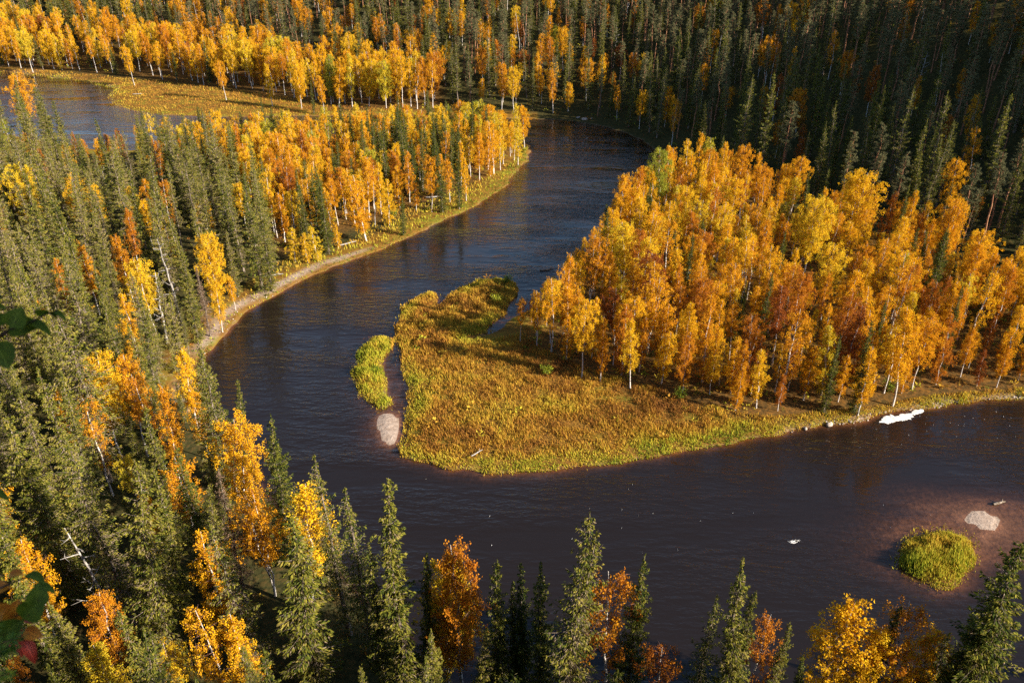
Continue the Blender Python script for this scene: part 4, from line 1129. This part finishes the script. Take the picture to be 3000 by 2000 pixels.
def bushes(q, size, lo_, hi_, n_leaf=16):
    zq_ = ground(q[:, 0], q[:, 1])
    n_ = len(q)
    s_ = size * gr.uniform(.5, 1.4, n_)
    hue = gr.uniform(lo_, hi_, n_) + .25 * (fbm(q[:, 0], q[:, 1], 12, 91) - .5)
    off = unit(gr.normal(size=(n_, n_leaf, 3))) * (gr.random((n_, n_leaf, 1)) ** .5) * s_[:, None, None] * np.array([1, 1, .75])
    c_ = np.stack([q[:, 0], q[:, 1], zq_ + .45 * s_], 1)[:, None, :] + off
    c_ = c_.reshape(-1, 3)
    v_ = np.clip(np.repeat(hue, n_leaf) + gr.normal(size=len(c_)) * .07, .02, 1)
    s2 = np.repeat(s_, n_leaf)
    leaves(mb, c_, off.reshape(-1, 3) + np.array([0, 0, .3]) * s2[:, None], s2 * gr.uniform(.35, .6, len(c_)), s2 * gr.uniform(.25, .4, len(c_)), v_, gr)
mb = MB()
q = sample(hill_view, 9000); q = q[bil(HILLD, q[:, 0], q[:, 1]) > 0]
bushes(q, .85, .05, 1.0, 12)
q = np.vstack([sample(zone_r, 1800), sample(zone_l, 1500), sample(zone_c, 2600), sample(zone_d, 700), sample(np.array([[-50, 6], [80, 6], [80, 44], [-50, 44]], float), 1500)])
q = q[shore(q[:, 0], q[:, 1]) > .8]
bushes(q, .6, .1, 1.0, 12)
q = np.vstack([sample(zone_r, 2600), sample(zone_l, 1500)]); q = q[shore(q[:, 0], q[:, 1]) > .8]
bushes(q, .45, .05, .75, 12)
tag(obj('undergrowth', mb.mesh('undergrowth', M['grass_blades'])), 'low rust and green undergrowth between the trunks', None, None, 'stuff')
mb = MB()
q = np.vstack([sample(meadow, 130), sample(islet_up, 90), sample(GP(lb_), 130), sample(GP(mead_poly[1]), 70)])
q = q[shore(q[:, 0], q[:, 1]) > .5]
bushes(q, .7, .15, .9, 22)
tag(obj('willow_scrub', mb.mesh('willow_scrub', M['grass_blades'])), 'small willow scrub scattered through the meadow grass', None, None, 'stuff')

# a few bushes that stand apart
def bush(u, v, size, var, label):
    x, y = G(u, v); zg = float(ground(np.array([x]), np.array([y]))[0])
    r = tag(empty('willow_bush', (x, y, zg)), label, 'bush', 'willow bushes along the banks')
    st, lv = MB(), MB()
    for k in range(7):
        a = k * .9; L = size * gr.uniform(.7, 1.1)
        e = np.array([math.cos(a) * L * .5, math.sin(a) * L * .5, L])
        tube(st, np.linspace(0, 1, 4)[:, None] ** np.array([.8, .8, 1.2]) * e, [.03, .025, .018, .008], 3)
        n_ = 70
        c_ = e * gr.uniform(.35, 1.05, (n_, 1)) + gr.normal(size=(n_, 3)) * .16 * size
        c_[:, 2] = np.maximum(c_[:, 2], .05)
        leaves(lv, c_, gr.normal(size=(n_, 3)) + np.array([0, 0, .6]), gr.uniform(.14, .26, n_), gr.uniform(.08, .14, n_), np.clip(var + gr.normal(size=n_) * .07, 0, 1), gr)
    obj('stems', st.mesh('bush_stems', M['spruce_bark']), r); obj('leaves', lv.mesh('bush_leaves', M['grass_blades']), r)
for u, v, s_, var, lab in ((1140, 700, 1.5, .80, 'grey-green willow bush on the upper islet'), (1165, 655, 1.4, .92, 'dark green willow bush at the outer end of the upper islet'), (2040, 905, 1.5, .90, 'dark green low bush among the front birches above the foam patch'),
                           (1255, 870, 1.3, .86, 'lone green bush in the middle of the meadow'), (1725, 905, 1.4, .84, 'green bush in the shade under the front birches'), (905, 505, 1.6, .9, 'dark green bush on the far bank beside the golden birch'),
                           (1560, 925, 1.4, .90, 'dark green bush where the meadow meets the birches'), (1205, 352, 1.2, .74, 'yellow bush at the very tip of the left-hand point')):
    bush(u, v, s_, var, lab)

# ------------------------------------------------------------------ dead trees
for (u, v, h, k, label, lean, turn), r in zip(SNAG_LIST, SNAG_AT):
    if r is None: print('no snag', label); continue
    x, y, hh = r
    e = tag(empty('dead_tree', (x, y, float(ground(np.array([x]), np.array([y]))[0]) - .1), (lean[0], lean[1], turn), hh / {0: 11, 1: 12, 2: 9, 3: 14}[k]), label, 'dead tree', 'bare grey dead trees')
    a, br = SNAGS[k]
    obj('trunk', a, e)
    for b in br: obj('branch', b, e)
for (u, v, h, k, lab) in ((452, 612, 16, 0, 'brown dead spruce left of the bright golden birch'), (500, 1075, 15, 1, 'brown dying spruce in shadow above the water')):
    r = find_top(u, v, h)
    if r:
        e = tag(empty('dead_spruce', (r[0], r[1], float(ground(np.array([r[0]]), np.array([r[1]]))[0]) - .1), (0, 0, 1.3), (.8 * r[2] / 18, .8 * r[2] / 18, r[2] / 18)), lab, 'dead tree', 'brown dead spruces')
        a, b = DEADSP[k]
        obj('trunk', a, e); c_ = obj('crown', b, e); c_['tint'] = .5

# ------------------------------------------------------------------ foam, drift logs, stones
def foam_sheet(pts, seed):
    """a thin raft of froth with a frayed edge"""
    p = chaikin(GP(pts), 2)
    lo, hi = p.min(0) - .4, p.max(0) + .4
    st = .11
    xs, ys = np.arange(lo[0], hi[0], st), np.arange(lo[1], hi[1], st)
    A, B = np.meshgrid(xs, ys)
    d_ = sdist(A.ravel(), B.ravel(), p) + (vnoise(A.ravel(), B.ravel(), .9, seed) - .5) * .75 + (vnoise(A.ravel(), B.ravel(), .3, seed + 1) - .5) * .5
    zz = np.clip(.006 + .03 * np.minimum(d_ / .3, 1) + .03 * (vnoise(A.ravel(), B.ravel(), .25, seed + 2) - .4), .004, .06)
    i_ = np.arange(A.size).reshape(A.shape)
    q_ = np.stack([i_[:-1, :-1], i_[:-1, 1:], i_[1:, 1:], i_[1:, :-1]], -1).reshape(-1, 4)
    q_ = q_[d_[q_].mean(1) > 0]
    u_, inv_ = np.unique(q_, return_inverse=True)
    return quads('river_foam', np.stack([A.ravel()[u_], B.ravel()[u_], zz[u_]], 1), inv_.reshape(-1, 4), {}, M['foam'], True)
tag(obj('river_foam', foam_sheet([(2012, 971), (2035, 958), (2060, 951), (2090, 945), (2126, 937), (2118, 948), (2100, 956), (2090, 964), (2060, 967), (2040, 970)], 3)), 'flat white foam patch on the dark water under the stony edge', 'foam')
def streaks(name, n_, cu, cv, du, dv, seed, lo_, hi_):
    r_ = np.random.default_rng(seed); mbx = MB()
    for k in range(n_):
        x, y = G(cu + r_.normal() * du, cv + r_.normal() * dv)
        if float(shore(np.array([x]), np.array([y]))[0]) > -.4: continue
        L, W = r_.uniform(lo_, hi_), r_.uniform(.012, .035)
        a = r_.normal() * .5
        t_ = np.linspace(-.5, .5, 5)
        px, py = x + L * t_ * math.cos(a), y + L * t_ * math.sin(a) + .1 * np.sin(t_ * 5)
        ww = W * (1 - (2 * t_) ** 2) + .006
        v_ = np.vstack([np.c_[px, py + ww, np.full(5, .012)], np.c_[px, py - ww, np.full(5, .012)], np.c_[px, py, np.full(5, .035)]])
        i = np.arange(4)
        mbx.add(v_, np.vstack([np.stack([i, i + 10, i + 11, i + 1], 1), np.stack([i + 10, i + 5, i + 6, i + 11], 1)]))
    return mbx.mesh(name, M['foam'])
tag(obj('white_ripple', streaks('white_ripple', 16, 1822, 1244, 5, 2, 4, .2, .6)), 'small white ripple over a hidden rock in the near water', 'ripple')
mbn = streaks('foam_flecks', 34, 2180, 985, 130, 24, 5, .04, .14)
tag(obj('foam_flecks', mbn), 'white foam flecks drifting on the dark near water', None, None, 'stuff')
tag(obj('foam_flecks', streaks('foam_flecks', 14, 1290, 325, 40, 6, 6, .3, 1.0)), 'white flecks on the shaded water of the river bend', None, None, 'stuff')
tag(obj('foam_flecks', streaks('foam_flecks', 22, 1500, 1180, 300, 60, 8, .04, .14)), 'tiny pale flecks on the open near water', None, None, 'stuff')

def log(u, v, L, r_, turn, label, zoff=.1, m_='grey_wood', cat='log'):
    x, y = G(u, v)
    zz = max(0.0, float(ground(np.array([x]), np.array([y]))[0])) + zoff
    e = tag(empty('drift_log', (x, y, zz), (0, rad(2), turn)), label, cat, 'driftwood logs')
    a = MB()
    t_ = np.linspace(-.5, .5, 7)
    tube(a, np.stack([t_ * L, .05 * L * np.sin(t_ * 4), .02 * L * t_], 1), r_ * np.array([.75, 1, 1, .95, .85, .7, .45]), 7)
    obj('stem', a.mesh('log_stem', M[m_], True), e)
    b = MB(); k = np.array([L * .18, .02, r_ * .6])
    tube(b, k + np.linspace(0, 1, 4)[:, None] * np.array([L * .12, .25 * L * .5, .22]), [r_ * .45, r_ * .4, r_ * .3, r_ * .2], 5)
    obj('branch_stub', b.mesh('log_stub', M[m_], True), e)
log(1096, 1052, 1.8, .07, .7, 'pale driftwood log on the near edge of the meadow', .45)
log(800, 566, 3.6, .13, .6, 'pale fallen log on the grass left of the golden birches', .25)
log(1000, 460, 4.2, .16, .1, 'grey log on the far bank below the dark spruces', .35)
log(1256, 620, 2.6, .20, .2, 'dark log floating off the water corner of the right grove', .02, 'spruce_bark')
log(630, 640, 3.2, .12, .3, 'pale log lying on the sandy bank under the pair of spruces', .25)
log(2295, 1155, 1.6, .16, .2, 'dark snagged branch poking from the shallows beyond the reed islet', .05, 'spruce_bark')
log(318, 222, 3.5, .10, .2, 'pale log lying in the upper meadow near the pool', .4)

def stone(u, v, s_, seed, label, group):
    r_ = np.random.default_rng(seed)
    x, y = G(u, v); zz = max(0.0, float(ground(np.array([x]), np.array([y]))[0]))
    o = bpy.data.objects.new('bank_stone', ROCKS[seed % 4]); C.objects.link(o)
    o.location = (x, y, zz + .12 * s_); o.scale = (s_ * r_.uniform(.8, 1.3), s_ * r_.uniform(.7, 1.1), s_ * r_.uniform(.5, .8)); o.rotation_euler = (0, 0, r_.uniform(0, 6))
    tag(o, label, 'stone', group)
ROCKS = []
for k in range(4):
    r_ = np.random.default_rng(900 + k)
    th, ph = np.meshgrid(np.linspace(0, 2 * np.pi, 11)[:-1], np.linspace(-1.45, 1.45, 7))
    v_ = np.stack([np.cos(ph) * np.cos(th), np.cos(ph) * np.sin(th), np.sin(ph)], -1).reshape(-1, 3)
    f_ = 1 + .28 * np.sin(v_ @ r_.normal(size=3) * 2.6 + r_.uniform(0, 6)) + .12 * np.sin(v_ @ r_.normal(size=3) * 6)
    v_ = v_ * f_[:, None] * .5
    i = np.arange(6)[:, None] * 10; j = np.arange(10)[None, :]; j2 = (j + 1) % 10
    ROCKS.append(quads('bank_stone', v_, np.stack([i + j, i + j2, i + 10 + j2, i + 10 + j], -1).reshape(-1, 4), {}, M['stone']))
for k, (u, v, s_, lab) in enumerate(((1342, 278, 1.5, 'largest grey boulder at the shaded water edge of the bend'), (1328, 274, 1.0, 'smaller boulder left of the largest one at the bend'), (1358, 277, .9, 'flat boulder right of the largest one at the bend'),
                                     (1850, 985, .6, 'pale stone at the left end of the stony edge'), (1905, 976, .7, 'pale stone at the middle of the stony edge'), (1950, 968, .55, 'pale stone just left of the foam patch'))):
    stone(u, v, s_, k, lab, 'stones at the water edge')
mb = MB()
for poly, n_, lo_, hi_ in ((GP([(1790, 1000), (1850, 978), (1980, 955), (2130, 930), (2352, 908), (2352, 922), (2130, 944), (1990, 966), (1860, 990)]), 900, .1, .34), (GP([(700, 640), (560, 718), (490, 792), (455, 880), (440, 880), (475, 790), (545, 705), (690, 628)]), 260, .08, .24),
                        (GP(sand_right), 60, .03, .08)):
    for x, y in sample(poly, n_ * 2)[:n_]:
        zz = float(ground(np.array([x]), np.array([y]))[0])
        if zz < -.12: continue
        s_ = gr.uniform(lo_, hi_) * gr.uniform(.6, 1.2)
        a = gr.uniform(0, 6.28) + np.arange(4) * 1.5708
        v_ = np.vstack([np.stack([x + s_ * .6 * np.cos(a), y + s_ * .6 * np.sin(a), np.full(4, zz - .03)], 1), np.stack([x + s_ * .4 * np.cos(a + .3), y + s_ * .4 * np.sin(a + .3), np.full(4, zz + s_ * .45)], 1)])
        mb.add(v_, [[0, 1, 5, 4], [1, 2, 6, 5], [2, 3, 7, 6], [3, 0, 4, 7], [4, 5, 6, 7]])
tag(obj('shore_stones', mb.mesh('shore_stones', M['stone'])), 'pale stones and pebbles strewn along the water edge', None, None, 'stuff')

# ------------------------------------------------------------------ twigs of the bushes beside the viewer
def at(u, v, t_): return np.array([0, 0, CAM_H]) + ray(u, v) * t_
def leaf_mesh(L, W, bend, material, name='leaf'):
    n_ = 8; t_ = np.linspace(0, 1, n_)
    half = W * .5 * np.sin(np.pi * t_ ** .72) ** .8 * (1 + .06 * np.sin(t_ * 40)); half[0] = half[-1] = .0006
    v_ = []
    for s_ in (-1, -.5, 0, .5, 1):
        v_.append(np.stack([t_ * L, half * s_, -bend * L * t_ ** 2 + abs(s_) * half * .35], 1))
    v_ = np.vstack(v_)
    i = np.arange(4)[:, None] * n_; j = np.arange(n_ - 1)[None, :]
    q_ = np.stack([i + j, i + j + 1, i + n_ + j + 1, i + n_ + j], -1).reshape(-1, 4)
    return quads(name, v_, q_, {}, material, True)
def sapling(label, cat, name, root, stem_pts, twigs, group=None):
    e = tag(empty(name, tuple(root)), label, cat, group)
    root = np.array(root, float)
    a = MB()
    tube(a, np.array(stem_pts) - root, np.linspace(.012, .004, len(stem_pts)), 6)
    obj('stem', a.mesh('stem', M['twig_bark'], True), e)
    for pts, lv in twigs:
        pts = np.array(pts) - root
        b = MB(); tube(b, pts, np.linspace(.0032, .0011, len(pts)), 5)
        obj('twig', b.mesh('twig', M['twig_bark'], True), e)
        for (pos, dirv, face, L, W, bend, m_) in lv:
            L, W = L * .82, W * .82
            o = obj('leaf', leaf_mesh(L, W, bend, M[m_]), e)
            X = unit(np.array(dirv, float)); Zv = np.array(face, float); Zv = unit(Zv - X * (Zv @ X)); Y = np.cross(Zv, X)
            from mathutils import Matrix
            o.matrix_local = Matrix(((X[0], Y[0], Zv[0], pos[0] - root[0]), (X[1], Y[1], Zv[1], pos[1] - root[1]), (X[2], Y[2], Zv[2], pos[2] - root[2]), (0, 0, 0, 1)))
back = unit(-ray(100, 750))                               # from the twigs towards the viewer
R, Uv = np.array([1.0, 0, 0]), np.array([0, sp, cp])
def lf(u, v, t_, du, dv, tilt, L, W, bend, m_):
    d_ = R * du - Uv * dv + back * tilt[2]
    return (at(u, v, t_), d_, back * tilt[0] + Uv * tilt[1] + R * .2, L, W, bend, m_)
g0 = lambda x, y: float(ground(np.array([x]), np.array([y]))[0])
T1 = 1.35
twA = [at(-120, 850, T1), at(-40, 790, T1), at(20, 758, T1), at(70, 740, T1), at(105, 722, T1), at(150, 704, T1)]
twB = [at(-120, 900, T1), at(-30, 800, T1), at(-5, 772, T1), at(35, 757, T1)]
lvA = [lf(18, 758, T1, .9, -.25, (.9, .5, .05), .066, .052, .25, 'green_leaf'), lf(60, 742, T1, 1, .05, (.35, .95, .1), .052, .040, .5, 'green_leaf'), lf(25, 752, T1 - .02, .5, -1.0, (.8, .6, .05), .045, .048, .3, 'green_leaf'),
       lf(116, 716, T1, .95, .12, (.25, 1, 0), .034, .026, .5, 'green_leaf'), lf(92, 728, T1, .25, -.45, (.1, 1, .4), .028, .03, .1, 'green_leaf'), lf(112, 718, T1, 1, .5, (.3, 1, .2), .022, .02, .2, 'green_leaf')]
lvB = [lf(-12, 785, T1, .55, .9, (.85, .45, .1), .062, .055, .2, 'green_leaf'), lf(-28, 745, T1, .9, -.3, (.7, .7, 0), .05, .045, .3, 'green_leaf'), lf(-30, 702, T1, 1, -.05, (.5, .9, 0), .036, .03, .3, 'green_leaf'), lf(-30, 690, T1, .9, -.5, (.4, .9, 0), .03, .026, .3, 'green_leaf')]
x0, y0 = -1.35, .35
sapling('green-leaved birch twigs hanging into view beside the viewer, upper of the two', 'sapling', 'birch_sapling', (x0, y0, g0(x0, y0) - .05),
        [(x0, y0, g0(x0, y0) - .05), (x0 + .05, y0 + .15, 53.9), (x0 + .12, y0 + .3, 54.2), tuple(at(-260, 900, T1)), tuple(at(-200, 700, T1)), tuple(at(-220, 500, T1))],
        [([at(-230, 880, T1)] + twA, lvA), ([at(-240, 900, T1)] + twB, lvB), ([at(-215, 800, T1), at(-90, 735, T1), at(-30, 703, T1)], []), ])
T2 = 1.5
def tw(*p): return [at(u, v, T2) for u, v in p]
lv1 = [lf(28, 1432, T2, .25, -1, (.9, .4, .1), .058, .05, .15, 'orange_leaf'), lf(62, 1425, T2, .5, -.7, (.9, .3, .1), .05, .04, .2, 'orange_leaf'), lf(-25, 1420, T2, .8, -.3, (.9, .3, .0), .066, .06, .15, 'orange_leaf'), lf(35, 1400, T2 + .02, .9, .5, (.6, .6, .1), .05, .036, .3, 'red_leaf'), lf(10, 1448, T2, 1, .1, (.7, .7, 0), .05, .03, .3, 'red_leaf')]
lv2 = [lf(52, 1420, T2 - .05, .7, -.7, (.9, .4, 0), .064, .06, .15, 'green_leaf'), lf(82, 1392, T2 - .05, .15, -1, (.9, .3, 0), .050, .05, .2, 'green_leaf'), lf(-5, 1460, T2 - .05, 1, -.6, (.9, .4, 0), .06, .055, .2, 'green_leaf'), lf(55, 1448, T2, 1, .3, (.8, .3, 0), .042, .036, .2, 'orange_leaf'), lf(50, 1470, T2, .7, .8, (.5, .6, 0), .06, .034, .4, 'red_leaf'), lf(20, 1458, T2 + .03, .8, 1, (.6, .5, 0), .06, .03, .3, 'red_leaf')]
lv3 = [lf(78, 1342, T2, 1, .1, (.3, .9, 0), .05, .03, .4, 'green_leaf'), lf(60, 1318, T2, .9, .15, (.3, .9, .2), .05, .034, .3, 'green_leaf'), lf(20, 1320, T2, 1, -.2, (.5, .8, 0), .032, .03, .2, 'orange_leaf'), lf(-20, 1350, T2, .9, -.1, (.8, .5, 0), .04, .036, .2, 'orange_leaf'), lf(-30, 1128, T2, .95, .1, (.4, .9, 0), .05, .032, .4, 'green_leaf'), lf(80, 1362, T2, .8, -.7, (.3, .9, .3), .03, .022, .2, 'green_leaf')]
x1_, y1_ = -1.5, .55
sapling('autumn bush twigs with green, orange and red leaves beside the viewer, lower of the two', 'sapling', 'leafy_sapling', (x1_, y1_, g0(x1_, y1_) - .05),
        [(x1_, y1_, g0(x1_, y1_) - .05), tuple(at(-300, 1620, T2)), tuple(at(-230, 1500, T2)), tuple(at(-180, 1350, T2)), tuple(at(-150, 1150, T2)), tuple(at(-160, 1020, T2))],
        [(tw((-230, 1500), (-120, 1460), (-30, 1430), (30, 1415), (60, 1405)), lv1), (tw((-235, 1510), (-100, 1490), (-10, 1465), (50, 1425), (82, 1392)), lv2), (tw((-190, 1380), (-90, 1370), (0, 1350), (60, 1325), (80, 1340)), lv3), (tw((-150, 1150), (-90, 1140), (-30, 1128)), [])])
# sprigs of a young spruce at the viewer's feet
x2_, y2_ = -1.45, .9
e = tag(empty('spruce_sapling', (x2_, y2_, g0(x2_, y2_) - .05)), 'fresh green spruce sprigs of a sapling at the viewer\'s feet', 'sapling')
rt = np.array([x2_, y2_, g0(x2_, y2_) - .05])
a = MB(); top_ = at(-200, 1400, 1.4)
tube(a, np.array([rt, rt * .5 + top_ * .5, top_]) - rt, [.014, .01, .004], 6); obj('stem', a.mesh('sapling_stem', M['twig_bark'], True), e)
for (u0, v0, u1, v1) in ((-190, 1540, 46, 1462), (-190, 1600, 22, 1545), (-180, 1480, -8, 1440), (-60, 1510, 30, 1490), (-190, 1640, 20, 1590)):
    A_, B_ = at(u0, v0, 1.4), at(u1, v1, 1.4)
    s_ = MB(); tube(s_, np.linspace(0, 1, 5)[:, None] * (B_ - A_) + A_ - rt, np.linspace(.003, .001, 5), 5)
    tg = obj('twig', s_.mesh('sprig_twig', M['twig_bark'], True), e)
    n_ = 260; f_ = gr.random(n_); nb_ = MB()
    dirv = unit(B_ - A_) * .75 + unit(gr.normal(size=(n_, 3))) * .75
    leaves(nb_, A_ + f_[:, None] * (B_ - A_) - rt + unit(dirv) * .009, dirv, np.full(n_, .019), np.full(n_, .0026), .5, gr)
    obj('needles', nb_.mesh('sprig_needles', M['fresh_needles']), e)
bpy.context.view_layer.update()
print('objects', len(C.objects))
